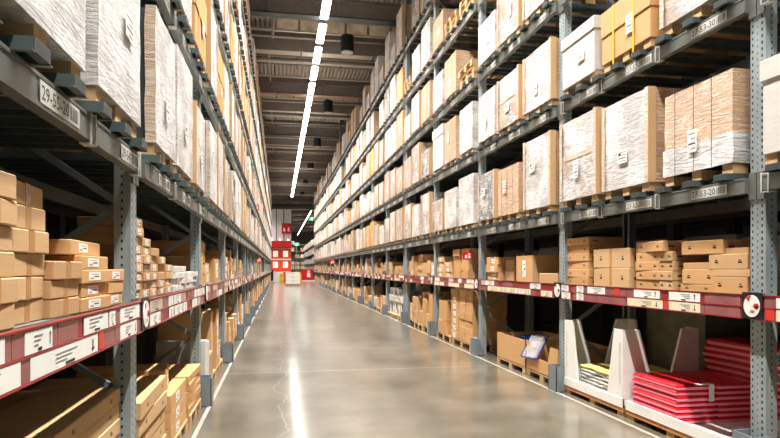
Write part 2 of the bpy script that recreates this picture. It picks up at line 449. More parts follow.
_post = {}
def post_data(s, rear, h):
    k = (s, rear, h)
    if k not in _post:
        mb = MB(); d = s if not rear else -s
        mb.cbox(0, d * .010, -.13, 0, 0, h, 'post', .002)
        for y in (-.13, -.006): mb.box(d * .010, d * .085, y, y + .006, 0, h, 'post')
        for y in (-.124, -.026): mb.box(d * .080, d * .085, y, y + .020, 0, h, 'post')
        mb.box(-d * .01, d * .11, -.15, .02, 0, .006, 'guard')
        _post[k] = mb.data('upright_post')
    return _post[k]

class Parts:
    """collects parts of one kind; the 95 that show largest become parts, the rest one part of kind stuff"""
    def __init__(s, name, root): s.name = name; s.root = root; s.items = []
    def add(s, bounds, fn): s.items.append((screen_area(*bounds), len(s.items), bounds, fn))
    def flush(s, most=95, sub=None):
        it = sorted(s.items, key=lambda t: -t[0]); out = {}
        rest = MB(); nr = 0
        for i, (a, idx, b, fn) in enumerate(it):
            if i < most and a > 0:
                mb = MB(); fn(mb); out[idx] = mb.build(s.name, s.root)
            else:
                if a <= 0 and b[3] > 12: continue
                fn(rest); nr += 1
        if nr: tag(rest.build(s.name, s.root), kind='stuff')
        return out

def rack(s, n0, n1, slotfirst, aisle):
    X = X0(s)
    root = empty('pallet_rack', (0, 0, 0))
    tag(root, 'tall grey steel pallet rack with red shelf rail along the %s side of the aisle' % SIDE[s], 'pallet rack')
    HT = 7.15
    for n in range(n0, n1 + 2):
        for rear in (0, 1):
            x = X + s * (DEPTH if rear else 0)
            place(post_data(s, bool(rear), HT), 'upright_post', root, (x, P(n), 0))
    # bracing
    br = Parts('brace', root)
    for n in range(n0, n1 + 2):
        y = P(n) - .065
        z = .18; fr = False
        while z < 6.9:
            z2 = z + .51
            xa = X + s * (.06 if fr else DEPTH - .06); xb = X + s * (DEPTH - .06 if fr else .06)
            def f(mb, xa=xa, xb=xb, z=z, z2=z2, y=y):
                mb.bar((xa, y, z), (xb, y, z2), .028, .036, 'braces', (0, 0, 1))
            br.add((xa, xb, y - .02, y + .02, z, z2), f)
            z = z2; fr = not fr
    br.flush()
    # beams
    bmx = Parts('beam', root); meta = {}
    for n in range(n0, n1 + 1):
        ya, yb = P(n), P(n + 1) - .13
        for lv, zt in [(1, 1.175)] + list(TOPS.items()):
            for rear in (0, 1):
                x = X + s * (DEPTH + .0 if rear else -.045); x2 = x + s * .045
                def f(mb, x=x, x2=x2, ya=ya, yb=yb, zt=zt, s=s, rear=rear):
                    mb.box(x, x2, ya, yb, zt - .105, zt, 'beam')
                    mb.box(x - s * .004, x, ya, yb, zt - .012, zt, 'beam'); mb.box(x - s * .004, x, ya, yb, zt - .105, zt - .09, 'beam')
                    if not rear:
                        for yy in (ya - .06, yb): mb.box(X - s * .012, X - s * .001, yy, yy + .06, zt - .15, zt + .03, 'beam')
                if not rear: meta[len(bmx.items)] = (n, lv, zt)
                bmx.add((x, x2, ya, yb, zt - .105, zt), f)
    beams = bmx.flush()
    # location plates and slot clips on the front beams
    plates = []; clips = []
    for idx, o in beams.items():
        if idx not in meta: continue
        n, lv, zt = meta[idx]
        if lv == 1 : continue
        for q in range(3):
            yc = P(n) + ((.34, 1.20, 2.06) if s > 0 else (.55, 1.48, 2.45))[q]
            xf = X - s * .0495
            a = screen_area(xf, xf, yc - .17, yc + .17, zt - .09, zt - .02)
            if a > 0: plates.append((a, o, n, lv, zt, q, yc))
    plates.sort(key=lambda t: -t[0])
    for a, o, n, lv, zt, q, yc in plates[:90]:
        xf = X - s * .0495; mb = MB()
        mb.box(xf, xf - s * .002, yc - .185, yc + .185, zt - .09, zt - .02, 'clip')
        if a > 12:
            num = slotfirst - (n * 3 + (q if s > 0 else q))
            st = '%d-%02d-%d0' % (aisle, num, lv)
            vs, fs = text_mesh(st, .062)
            ws = max(v.x for v in vs)
            sc = .25 / ws
            # reading direction: text runs left to right as seen from the aisle
            pts = []
            for v in vs:
                t = v.x * sc
                yy = (yc + .178 - t) if s > 0 else (yc - .178 + t)
                pts.append((xf - s * .0028, yy, zt - .077 + v.y * 1.05))
            mb.mesh(pts, fs, 'ink')
            for b in range(7):
                t = .268 + b * .0125
                yy = (yc + .178 - t) if s > 0 else (yc - .178 + t)
                mb.box(xf - s * .002, xf - s * .0028, yy - (.002 + .002 * (b % 2)), yy + .002, zt - .08, zt - .03, 'ink')
        mb.build('location_label', o)
    for idx, o in beams.items():
        if idx not in meta: continue
        n, lv, zt = meta[idx]
        if lv == 1 or len(clips) > 90: continue
        for yy in (P(n) + .93, P(n) + 1.83, P(n) + 2.62):
            x = X - s * .05
            if screen_area(x, x, yy - .03, yy + .03, zt - .13, zt) < 25 or len(clips) > 90: continue
            mb = MB()
            for dy in (-.032, .026):
                mb.box(x, x - s * .006, yy + dy, yy + dy + .007, zt - .118, zt + .012, 'clip')
            mb.box(x - s * .0, x + s * .05, yy - .032, yy + .033, zt, zt + .006, 'clip'); mb.box(x, x + s * .04, yy - .032, yy + .033, zt - .118, zt - .112, 'clip')
            clips.append(mb.build('slot_clip', o))
    # load support bars: open steel channels across the beams
    bars = Parts('support_bar', root)
    for n in range(n0, n1 + 1):
        for lv, zt in TOPS.items():
            for j in range(8):
                y = P(n) + .16 + j * .335
                xa = X - s * .105; xb = X + s * (DEPTH + .06)
                def f(mb, xa=xa, xb=xb, y=y, zt=zt, s=s):
                    w = .058
                    mb.box(xa, xb, y - w, y + w, zt + .042, zt + .046, 'bar')
                    mb.box(xa, xb, y - w, y - w + .004, zt + .002, zt + .042, 'bar'); mb.box(xa, xb, y + w - .004, y + w, zt + .002, zt + .042, 'bar')
                    mb.box(xa, xb, y - w - .02, y - w, zt, zt + .004, 'bar'); mb.box(xa, xb, y + w, y + w + .02, zt, zt + .004, 'bar')
                    mb.box(xa, xa + s * .03, y - w + .004, y + w - .004, zt + .004, zt + .042, 'darksteel')  # dark plug painted in for the shade of the channel mouth
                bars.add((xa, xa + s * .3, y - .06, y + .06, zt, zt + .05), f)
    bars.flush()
    # shelf of level one
    dk = Parts('shelf_panel', root)
    for n in range(n0, n1 + 1):
        def f(mb, n=n): mb.box(X + s * .02, X + s * (DEPTH + .02), P(n) + .01, P(n + 1) - .14, 1.176, 1.186, 'braces')
        dk.add((X, X + s * DEPTH, P(n), P(n + 1), 1.176, 1.186), f)
    dk.flush()
    # red shelf rail, price cards, round bay signs
    rl = Parts('shelf_rail', root)
    for n in range(n0, n1 + 1):
        def f(mb, n=n):
            a, b = P(n) + .0, P(n + 1) - .13
            xf = X - s * .046
            mb.box(xf, xf - s * .012, a, b, 1.03, 1.196, 'rail'); mb.box(xf - s * .012, xf - s * .02, a, b, 1.19, 1.196, 'rail')
            mb.box(xf - s * .012, xf - s * .018, a, b, 1.108, 1.114, 'rail'); mb.box(xf - s * .012, xf - s * .02, a, b, 1.03, 1.036, 'rail')
            # card holders, their pinkish sheen put into the colour
            y = a + .02
            while y < b - .3:
                w = R.choice((.2, .35, .5))
                w = min(w, b - y - .01)
                for (z0, z1) in ((1.037, 1.107), (1.115, 1.188)):
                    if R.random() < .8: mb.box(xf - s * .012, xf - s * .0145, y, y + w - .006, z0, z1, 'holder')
                y += w
        rl.add((X, X, P(n), P(n + 1), 1.03, 1.2), f)
    rails = rl.flush()
    cards = []
    xf = X - s * .0612
    def card(n, yc, row, w, style):
        zc = 1.151 if row else 1.072
        cards.append((screen_area(xf, xf, yc - w / 2, yc + w / 2, zc - .035, zc + .035), n, yc, zc, w, style))
    if s > 0:
        for yc, row, w, st in ((5.42, 1, .33, 'text'), (5.74, 1, .14, 'text'), (5.74, 0, .14, 'text'), (4.60, 1, .36, 'up'), (4.63, 0, .50, 'down'), (4.12, 1, .36, 'up'), (4.12, 0, .36, 'down'), (5.05, 1, .08, 'stick'), (4.33, 0, .06, 'stick'), (6.1, 1, .22, 'text'), (6.05, 0, .2, 'text')): card(0, yc, row, w, st)
        for yc, row, w, st in ((3.1, 1, .3, 'text'), (3.1, 0, .3, 'down'), (2.6, 1, .3, 'up'), (3.3, 0, .07, 'stick')): card(-1, yc, row, w, st)
    else:
        for yc, row, w, st in ((1.985, 1, .21, 'up'), (2.25, 0, .66, 'down'), (1.6, 0, .5, 'text'), (2.57, 1, .32, 'text'), (2.80, 1, .10, 'up'), (3.12, 1, .38, 'text'), (3.09, 0, .32, 'down'), (2.635, 0, .07, 'stick'), (1.6, 1, .3, 'text')): card(-1, yc, row, w, st)
    for n in range(1 if s > 0 else 0, n1 + 1):
        for row in (0, 1):
            y = P(n) + .05
            while y < P(n + 1) - .4:
                w = R.choice((.18, .3, .36))
                if R.random() < (.7 if s > 0 else .85): card(n, y + w / 2, row, w, 'down' if row == 0 and R.random() < .7 else R.choice(('text', 'up', 'text')))
                y += w + R.choice((.01, .03, .3))
    cards.sort(key=lambda t: -t[0])
    rest = MB()
    for i, (a, n, yc, zc, w, st) in enumerate(cards):
        mb = MB() if i < 96 else rest
        if st == 'stick': mb.box(xf, xf - s * .002, yc - w / 2, yc + w / 2, zc - .033, zc + .033, 'sticker')
        else: lab_faces(mb, s, xf, yc, zc, w, .068, st if a > 30 else ('down' if st == 'down' and False else 'plain_c' if st == 'down' else 'plain'))
        if i < 96: mb.build('price_card', root)
    tag(rest.build('price_card', root), kind='stuff')
    # round bay signs
    for n in range(max(n0, 0), min(n1, 12)):
        mb = MB(); y = P(n) - .09; x = X - s * .068; z = 1.12; r = .068
        mb.box(x + s * .005, x, y - .085, y + .085, z - .085, z + .09, 'black')
        N = 28
        ring = [(x - s * .004, y + r * math.cos(2 * math.pi * i / N), z + 1.06 * r * math.sin(2 * math.pi * i / N)) for i in range(N)]
        mb.mesh(ring + [(p[0] + s * .004, p[1], p[2]) for p in ring], [tuple(range(N))] + [(i, (i + 1) % N, N + (i + 1) % N, N + i) for i in range(N)], 'paper')
        xx = x - s * .0052
        def pt(a, q): return (xx, y - s * r * q * math.cos(a) , z + 1.06 * r * q * math.sin(a))
        mb.poly([pt(math.radians(a), .98) for a in range(92, 146, 9)] + [pt(math.radians(128), .5)], 'sticker')
        mb.poly([pt(0, .15), pt(-.4, .75), pt(.0, .98), pt(.35, .85), pt(.6, .4)], 'sticker')
        mb.poly([(q[0] - s * .0005, q[1], q[2]) for q in (pt(-.35, .35), pt(-.4, .72), pt(.0, .94), pt(.2, .6))], 'ink')
        for q in (-.45, -.6): mb.box(xx, xx - s * .0005, y - s * r * .1 - .02, y - s * r * .1 + .02, z + q * r, z + (q + .05) * r, 'sticker')
        mb.build('bay_sign', root)
    # guards bolted to the floor at the front of the uprights
    for n in range(n0, n1 + 2):
        if n > 15 : break
        y1 = P(n) + .03; y0 = P(n) - .17
        if screen_area(X - s * .12, X, y0, y1, 0, .4) <= 0: continue
        mb = MB(); a = X - s * .12; b = X + s * .03; t = .008
        if s > 0 and n % 4 == 2:
            mb.mesh([(a, y0, 0), (a, y1, 0), (a, y1, .27), (a, y0, .27), (b + .03, y0, 0), (b + .03, y1, 0), (a + .07, y1, .27), (a + .07, y0, .27)],
                    [(0, 1, 2, 3), (0, 3, 7, 4), (1, 5, 6, 2), (3, 2, 6, 7), (4, 7, 6, 5)], 'guard')
        else:
            hg = .28
            mb.box(a, a + s * t, y0, y1, 0, hg, 'guard'); mb.box(a, b, y0, y0 + t, 0, hg, 'guard'); mb.box(a, b, y1 - t, y1, 0, hg, 'guard')
        mb.box(a - s * .0, b, y0, y1, 0, .006, 'guard')
        for yy in (y0 + .05, y1 - .05): mb.tube((a + s * .05, yy, .006), (a + s * .05, yy, .02), .012, 'braces', 6)
        o = mb.build('post_guard')
        tag(o, 'grey steel post guard on the floor at the %s upright of the %s rack' % (ORD[n + (1 if s < 0 else 1)] if n >= 0 else 'foreground', SIDE[s]), 'post guard', 'steel guards at the rack uprights')
    return root
rack(1, -2, NR, 53, 27)
rack(-1, -2, NB, 53, 29)
# note: bay 0 front slot numbers start at 53 and 54/55 like on the beams

# ================================================================== PALLET LOADS
def pallet_mb(w, d, h=.1):
    mb = MB()
    for i in range(5):
        x = -d / 2 + i * (d - .09) / 4
        mb.box(x, x + .09, -w / 2, w / 2, h - .018, h, 'wood')
    for y in (-w / 2, -.05, w / 2 - .1):
        mb.box(-d / 2, d / 2, y, y + .1, h - .034, h - .018, 'wood')
        for x in (-d / 2, -.06, d / 2 - .12): mb.box(x, x + .12, y, y + .1, 0, h - .034, 'wood')
    return mb
_pal = {}
def pallet_data(w, d):
    if (w, d) not in _pal: _pal[(w, d)] = pallet_mb(w, d).data('pallet')
    return _pal[(w, d)]
def lumpy(mb, x0, x1, y0, y1, z0, z1, mf, ms, amp, seed, n=7):
    """box whose faces are gently creased by film; mf front/back/top, ms near and far sides"""
    def disp(p):
        q = Vector((p[0] * 3 + seed * 7.1, p[1] * 4 + seed, p[2] * 7))
        v = noise.noise_vector(q)
        return (p[0] + v.x * amp, p[1] + v.y * amp, max(z0, p[2] + v.z * amp * .5))
    def grid(o, u, v, nu, nv, mat):
        pts = [disp([o[k] + u[k] * i / nu + v[k] * j / nv for k in range(3)]) for j in range(nv + 1) for i in range(nu + 1)]
        mb.mesh(pts, [(j * (nu + 1) + i, j * (nu + 1) + i + 1, (j + 1) * (nu + 1) + i + 1, (j + 1) * (nu + 1) + i) for j in range(nv) for i in range(nu)], mat, True)
    X, Y, Z = x1 - x0, y1 - y0, z1 - z0
    grid((x0, y1, z0), (0, -Y, 0), (0, 0, Z), n, n, mf); grid((x1, y0, z0), (0, Y, 0), (0, 0, Z), n, n, mf)
    grid((x0, y0, z0), (X, 0, 0), (0, 0, Z), n, n, ms); grid((x1, y1, z0), (-X, 0, 0), (0, 0, Z), n, n, ms)
    grid((x0, y0, z1), (X, 0, 0), (0, Y, 0), n, n, mf)
    mb.poly([(x0, y0, z0), (x0, y1, z0), (x1, y1, z0), (x1, y0, z0)], mf)
STYLE = ('white', 'streak', 'clear', 'tiered', 'edge', 'lidded', 'yellow', 'greyish', 'banded', 'slatted', 'empties', 'plainbrown')
LOOK = {'white': 'white film-wrapped load', 'streak': 'streaky film-wrapped load with brown sides', 'clear': 'brown cartons in clear film',
        'tiered': 'two-tier wrapped load with brown band', 'edge': 'white wrapped load with brown edge boards', 'lidded': 'smooth white lidded crate', 'yellow': 'brown cartons with yellow straps',
        'greyish': 'grey and white film-wrapped load', 'banded': 'brown load banded white at its foot', 'slatted': 'wrapped load with open slatted sides', 'empties': 'stack of empty wooden pallets', 'plainbrown': 'plain brown carton load'}
def load_parts(style, w, d, h, seed, simple=False):
    """list of (part name, MB); local frame: front faces -x, base of the carton at z=0"""
    a, b = -d / 2, d / 2; y0, y1 = -w / 2, w / 2; out = []; mb = MB(); A = .007
    L = (lambda m, x0, x1, ya, yb, za, zb, mf, ms, amp=A, k=0: (m.box(x0, x1, ya, yb, za, zb, mf) if simple else lumpy(m, x0, x1, ya, yb, za, zb, mf, ms, amp, seed + k)))
    if style == 'white': L(mb, a, b, y0, y1, 0, h, 'f_white', 'f_white')
    elif style == 'streak': L(mb, a, b, y0, y1, 0, h, 'f_streak', 'f_tan')
    elif style == 'greyish': L(mb, a, b, y0, y1, 0, h, 'f_dark', 'f_tan', .010)
    elif style == 'clear': L(mb, a, b, y0, y1, 0, h, 'f_brown', 'f_brown')
    elif style == 'plainbrown':
        if simple: mb.box(a, b, y0, y1, 0, h, 'carton')
        else: mb.cbox(a, b, y0, y1, 0, h, 'carton', .006)
    elif style == 'tiered':
        L(mb, a, b, y0, y1, 0, h * .52, 'f_streak', 'f_tan'); L(mb, a + .012, b - .01, y0 + .012, y1 - .012, h * .55, h, 'f_white', 'f_tan', A, 3)
        mb.box(a - .004, b, y0 - .004, y1 + .004, h * .5, h * .56, 'f_tan')
    elif style == 'edge':
        L(mb, a, b, y0, y1, 0, h, 'f_white', 'f_brown')
    elif style == 'banded':
        L(mb, a + .01, b, y0 + .01, y1 - .01, 0, h, 'f_brown', 'f_brown'); L(mb, a, b - .01, y0, y1, 0, h * .33, 'f_white', 'f_white', A, 2)
    elif style == 'lidded':
        (mb.box if simple else mb.cbox)(a, b, y0 + .015, y1 - .015, 0, h, 'white_carton'); (mb.box if simple else mb.cbox)(a - .012, b, y0, y1, h * .78, h + .004, 'white_carton')
    elif style == 'yellow':
        c = 'carton_warm'; (mb.box if simple else mb.cbox)(a, b, y0, y1, 0, h * .8, c); (mb.box if simple else mb.cbox)(a - .01, b, y0 - .01, y1 + .01, h * .52, h, c)
    elif style == 'slatted':
        L(mb, a, a + .06, y0, y1, 0, h, 'f_white', 'f_tan'); L(mb, b - .06, b, y0, y1, 0, h, 'f_streak', 'f_tan', A, 1)
        mb.box(a + .05, b - .05, y0 + .03, y1 - .03, 0, h - .01, 'darksteel')
    elif style == 'empties':
        n = max(2, int(h / .1))
        if simple:
            for i in range(n): mb.box(a, b, y0, y1, i * .1, i * .1 + .03, 'wood'); mb.box(a + .02, b, y0 + .04, y1 - .04, i * .1 + .03, i * .1 + .1, 'wood')
        else:
            for i in range(n):
                p = pallet_mb(w, d); bb = len(mb.v)
                for name_i, f in enumerate(p.f): mb.f.append(tuple(bb + k for k in f)); mb.m.append(mb.mi('wood')); mb.sm.append(False)
                jx = R.uniform(-.02, .02); mb.v += [(v[0] + jx, v[1] + R.uniform(0, 0), v[2] + i * .1) for v in p.v]
        out.append(('pallet_pile', mb)); return out
    out.append(('wrapped_carton', mb))
    if simple: return out
    if style in ('edge', 'streak', 'tiered', 'greyish'):
        for yy in (y0 - .008, y1 + .008 - .05):
            m = MB(); m.box(a - .012, a - .006, yy, yy + .05, 0, h + .004, 'f_tan')
            yo = y0 - .012 if yy < 0 else y1 + .006
            m.box(a - .012, a + .06, yo, yo + .006, 0, h + .004, 'carton'); out.append(('corner_board', m))
    if style in ('clear', 'banded') or (style == 'edge' and seed % 3 == 0):
        for t in ((.3, .7) if seed % 2 else (.25, .5, .78)):
            m = MB(); yy = y0 + t * w
            m.box(a - .0135, a - .0125, yy - .003, yy + .003, 0, h + .012, 'ink'); m.box(a - .0135, b, yy - .003, yy + .003, h + .01, h + .0125, 'ink'); out.append(('strap', m))
    if style == 'yellow':
        for t in (.3, .72):
            m = MB(); yy = y0 + t * w
            m.box(a - .0125, a - .0105, yy - .012, yy + .012, -.05, h + .002, 'yellow'); m.box(a - .0125, b, yy - .012, yy + .012, h, h + .003, 'yellow'); out.append(('strap', m))
    if style in ('slatted', 'streak') and (style == 'slatted' or seed % 3 == 0):
        if style == 'slatted':
            for i in range(5):
                m = MB(); z = .02 + i * (h - .09) / 4; m.cbox(a + .02, b - .02, y0 - .006, y0 + .02, z, z + .07, 'carton', .004); out.append(('slat', m))
    if style not in ('empties',):
        m = MB(); ly = (-.12, .14, .02)[seed % 3] * w; lz = h * (.45, .6, .35)[seed % 3]; lx = a - .0145
        lw, lh = ((.10, .17), (.15, .12))[seed % 2]
        m.box(lx, lx + .001, ly - lw / 2, ly + lw / 2, lz - lh / 2, lz + lh / 2, 'paper')
        for i in range(4):
            z = lz - lh * .38 + i * lh * .22; m.box(lx - .0008, lx, ly - lw * .38, ly + lw * (.38 if i % 2 else .1), z, z + lh * .07, 'ink' if i == 1 else 'faint_ink')
        if seed % 4 == 1: m.box(lx - .0008, lx, ly + lw * .15, ly + lw * .4, lz + .01, lz + .035, 'ink')
        out.append(('shipping_label', m))
    return out
_load = {}
def load_proto(style, w, d, h, var):
    k = (style, round(w, 2), round(d, 2), round(h * 20) / 20, var)
    if k not in _load: _load[k] = [(nm, m.data(nm)) for nm, m in load_parts(style, k[1], k[2], k[3], var)]
    return _load[k]
loads = []
def add_load(s, lv, n, slot, style, w, h, over=0.06, d=.98, yc=None, dx=0):
    zt = TOPS[lv] + .049
    y = P(n) + ((.47, 1.40, 2.265) if s > 0 else (.47, 1.27, 2.18))[slot] if yc is None else yc
    X = X0(s); xa = X - s * over
    b = (xa, xa + s * d, y - w / 2, y + w / 2, zt, zt + .1 + h)
    # area of the aisle face only
    a = screen_area(xa, xa + s * .02, b[2], b[3], b[4], b[5]) + .3 * screen_area(xa, b[1], b[2], b[2], b[4], b[5])
    loads.append([a, s, lv, n, slot, style, w, h, d, xa, y, zt])
explicit = {
    (1, 2, 0, 0): ('banded', .76, .63), (1, 2, 0, 1): ('edge2', .72, .82), (1, 2, 0, 2): ('tiered', .75, .84),
    (1, 2, 1, 0): ('edge', .76, .84), (1, 2, 1, 1): ('clear', .74, .66), (1, 2, 1, 2): ('greyish', .70, .68),
    (1, 2, 2, 0): ('white', .78, .80), (1, 2, 2, 1): ('white', .74, .72), (1, 2, 2, 2): ('streak', .74, .62),
    (1, 3, 0, 0): ('streak', .8, .75), (1, 3, 0, 1): ('yellow', .76, .50), (1, 3, 0, 2): ('lidded', .70, .56),
    (1, 3, 1, 0): ('edge', .78, .72), (1, 3, 1, 1): ('tiered', .76, .70), (1, 3, 1, 2): ('white', .72, .70),
    (1, 4, 1, 0): ('edge', .8, .72), (1, 4, 1, 1): ('streak', .76, .74), (1, 4, 1, 2): ('white', .74, .62),
    (1, 4, 2, 0): ('empties', .74, .2), (1, 4, 2, 1): ('clear', .74, .7), (1, 4, 2, 2): ('white', .72, .66),
    (1, 2, -1, 2): ('lidded', .76, .62), (1, 3, -1, 2): ('white', .76, .8), (1, 5, 2, 0): ('empties', .74, .3), (1, 5, 2, 1): ('empties', .74, .2), (1, 5, 2, 2): ('clear', .76, .6),
    (-1, 2, -1, 0): ('white', .76, .95), (-1, 2, -1, 1): ('white', .78, .95), (-1, 2, -1, 2): ('white', .72, .90),
    (-1, 2, 0, 0): ('slatted', .66, .78), (-1, 2, 0, 1): ('white', .76, .85), (-1, 2, 0, 2): ('edge', .74, .72),
    (-1, 2, 1, 0): ('white', .74, .8), (-1, 2, 1, 1): ('edge', .74, .86), (-1, 3, 0, 2): ('yellow', .76, .6), (-1, 3, 1, 1): ('yellow', .74, .66), (-1, 4, 2, 0): ('yellow', .74, .66), (-1, 4, 3, 2): ('yellow', .74, .7),
}
for s in (1, -1):
    for lv in TOPS:
        for n in range(-1, (NR if s > 0 else NB) + 1):
            for slot in range(3):
                key = (s, lv, n, slot)
                if key in explicit:
                    st, w, h = explicit[key]
                    if st == 'edge2': st = 'edge'
                else:
                    st = R.choices(('white', 'streak', 'edge', 'tiered', 'clear', 'lidded', 'greyish', 'plainbrown', 'yellow', 'empties', 'banded'), (32, 17, 18, 8, 7, 5, 4, 5, 2, 2, 2))[0]
                    w = R.choice((.68, .72, .76, .78)); h = R.choice((.55, .65, .7, .75, .8, .8, .85))
                    if lv == 6: h = R.choice((.5, .6, .8, .9, 1.0, 1.1))
                    if st == 'empties': h = R.choice((.2, .3, .4))
                    if R.random() < .03: continue
                if lv < 6: h = min(h, .89)
                add_load(s, lv, n, slot, st, w, h, over=.06 if s > 0 else .075)
loads = [l for l in loads if l[0] > 0]
loads.sort(key=lambda l: -l[0])
SLOT = ('near slot', 'middle slot', 'far slot')
LVL = {2: 'second', 3: 'third', 4: 'fourth', 5: 'fifth', 6: 'top'}
rest = MB()
def merge(dst, src, mtx):
    b = len(dst.v); dst.v += [tuple(mtx @ Vector(v)) for v in src.v]
    for f, m, sm in zip(src.f, src.m, src.sm):
        dst.f.append(tuple(b + i for i in f)); dst.m.append(dst.mi(src.mats[m])); dst.sm.append(sm)
nonb = {}
for i, (a, s, lv, n, slot, st, w, h, d, xa, y, zt) in enumerate(loads):
    rz = 0 if s > 0 else math.pi
    cx = xa + s * d / 2
    if i < 300:
        r = empty('pallet_load', (cx, y, zt), rz)
        place(pallet_data(w - .03, d - .03), 'pallet', r)
        for nm, me in load_proto(st, w, d, h, (n * 5 + slot * 3 + lv) % 6): place(me, nm, r, (0, 0, .1 if st == 'empties' else .072))
        tag(r, '%s, %s rack, %s level, %s bay, %s' % (LOOK[st], SIDE[s], LVL[lv], bayname(n, s), SLOT[slot]), 'pallet load', 'palletised loads on the racks')
    else:
        mtx = Matrix.Translation((cx, y, zt)) @ Matrix.Rotation(rz, 4, 'Z')
        p = MB(); 
        for yy in (-w / 2, -.05, w / 2 - .1): p.box(-d / 2, d / 2, yy, yy + .1, 0, .08, 'wood')
        p.box(-d / 2, d / 2, -w / 2, w / 2, .08, .1, 'wood')
        merge(rest, p, mtx)
        for nm, m in load_parts(st, w, d, h, 1, True): merge(rest, m, mtx @ Matrix.Translation((0, 0, .1)))

# ================================================================== SMALL CARTONS
cartons = []
_cart = {}
def carton_data(w, d, h, mat, tape, print_):
    k = (round(w, 3), round(d, 3), round(h, 3), mat, tape, print_)
    if k not in _cart:
        mb = MB(); mb.cbox(-d / 2, d / 2, -w / 2, w / 2, 0, h, mat, min(.004, h * .06))
        e = .0008
        if tape == 'v': mb.box(-d / 2 - e, -d / 2, -.022, .022, h * .02, h * .98, 'tape'); mb.box(-d / 2, d / 2, -.022, .022, h, h + e, 'tape'); mb.box(d / 2, d / 2 + e, -.022, .022, h * .02, h * .98, 'tape')
        if tape == 'h': mb.box(-d / 2, d / 2, -w / 2, -w / 2 + .0, h, h + e, 'tape'); mb.box(-.03, .03, -w / 2 + .01, w / 2 - .01, h, h + e, 'tape')
        if print_:
            for q in (-.32, .28):
                mb.box(-d / 2 - e, -d / 2, w * q - .018, w * q + .018, h * .4, h * .5, 'ink'); mb.box(-d / 2 - e, -d / 2, w * q - .01, w * q + .016, h * .56, h * .62, 'ink')
            mb.box(-w * 0 - d / 2 + .05, -d / 2 + .1, -w / 2 - e, -w / 2, h * .4, h * .55, 'ink')
        _cart[k] = mb.data('carton')
    return _cart[k]
def carton(s, xf, y, z, w, d, h, mat='carton', tape='v', lab=None, rz=0, label=None, group='cartons on the racks', print_=False, pr=0, sim=False):
    """front face at xf, centre y, base z; lab = (offset along aisle, width share) of a paper label on the front"""
    b = (xf, xf + s * d, y - w / 2, y + w / 2, z, z + h)
    a = screen_area(xf, xf + s * .01, b[2], b[3], b[4], b[5]) + .4 * screen_area(xf, b[1], b[2], b[2], b[4], b[5])
    cartons.append([a + pr, s, xf, y, z, w, d, h, mat, tape, lab, rz, label, group, print_])
def bn(n): return 'bay ' + bayname(n)
def where(s, n, lvl): return '%s rack, %s, %s bay' % (SIDE[s], 'floor' if lvl == 0 else 'shelf', bayname(n, s))
def stack(s, n, lvl, k, xf, y, z, w, d, rows, mat='carton', tape='v', lab=None, jit=.01, word='carton', print_=False, which=None, pr=0):
    which = which or (ORD[k] + ' stack')
    zz = z
    nr = len(rows)
    for i, h in enumerate(rows):
        row = 'alone' if nr == 1 else 'at the bottom' if i == 0 else 'on top' if i == nr - 1 else '%s up' % ORD[i]
        dark = {'carton': 'brown', 'carton_dark': 'dark brown', 'carton_warm': 'tan', 'white_carton': 'white', 'blue': 'blue'}[mat]
        carton(s, xf + R.uniform(-jit, jit), y + R.uniform(-jit, jit), zz, w, d, h - .0015, mat, tape, lab if lab is None or R.random() < .85 else None, R.uniform(-.03, .03) * (jit / .01 if jit else 0),
               '%s %s %s, %s, %s' % (dark, word, row, which, where(s, n, lvl)), print_=print_, pr=pr)
        zz += h
    return zz
Z1 = 1.187
# --- left rack, shelf, nearest bay: taped little boxes then long labelled boxes
XF = XL - .015
cols = [(1.55, .29, 6), (1.86, .29, 6), (2.17, .285, 6), (2.475, .29, 3)]
for k, (y, w, nr) in enumerate(cols):
    stack(-1, -1, 1, k, XF - (.02 if k == 2 else 0), y, Z1, w, .36, [.0775 if k < 3 else .07] * nr, 'carton_dark' if k == 3 else 'carton', 'v', None, .012, 'taped carton', which=('stack beside the front edge', 'second taped stack', 'third taped stack', 'low taped stack')[k], pr=500)
for k, (y, w) in enumerate([(2.83, .40), (3.18, .28)]):
    stack(-1, -1, 1, k, XF, y, Z1, w - .004, .36, [.059] * (4 if k == 0 else 3), 'carton_warm', None, (.08, .5), .008, 'labelled carton', which='%s labelled stack' % ('left' if k == 0 else 'right'), pr=500)
carton(-1, XF - .03, 2.80, Z1 + .237, .50, .34, .06, 'carton_warm', 'h', (.12, .3), .06, 'long tan carton lying across the top of the labelled stacks, left rack', pr=600)
# second bay, left shelf
ws = [(3.64, .2, 9), (3.86, .22, 7), (4.10, .22, 6), (4.34, .22, 5), (4.58, .24, 4)]
for k, (y, w, nr) in enumerate(ws):
    stack(-1, 0, 1, k, XF, y, Z1, w, .3, [.052] * nr, 'carton_dark', None, (0, .4), .01, 'small carton', which='%s stepped stack' % ORD[k], pr=60)
for k, y in enumerate((4.92, 5.28, 5.64, 5.96)):
    stack(-1, 0, 1, k, XF, y, Z1, .33, .4, [.05] * 4 if k < 2 else [.05] * 3, 'white_carton', None, (0, .3), .012, 'flat carton', which='%s white stack' % ORD[k], pr=60)
# left floor, nearest bay: long flat cartons
def floor_pallet(s, n, xf, y, w, d, look):
    r = place(pallet_data(round(w, 2), round(d, 2)), 'floor_pallet', None, (xf + s * d / 2, y, 0))
    tag(r, 'wooden floor pallet under %s, %s rack, %s bay' % (look, SIDE[s], bayname(n, s)), 'pallet', 'wooden pallets on the floor')
floor_pallet(-1, -1, XL - .03, 2.9, .94, .82, 'the long flat cartons')
zz = .1
for i in range(8):
    hh = .0805
    carton(-1, XL - .045 - R.uniform(0, .006), 2.9, zz, .94, .80, hh - .002, 'carton', 'h' if i == 7 else None, None, 0,
           'long flat brown carton in near pile under left rack, %s up' % ORD[i], print_=True, pr=800); zz += hh
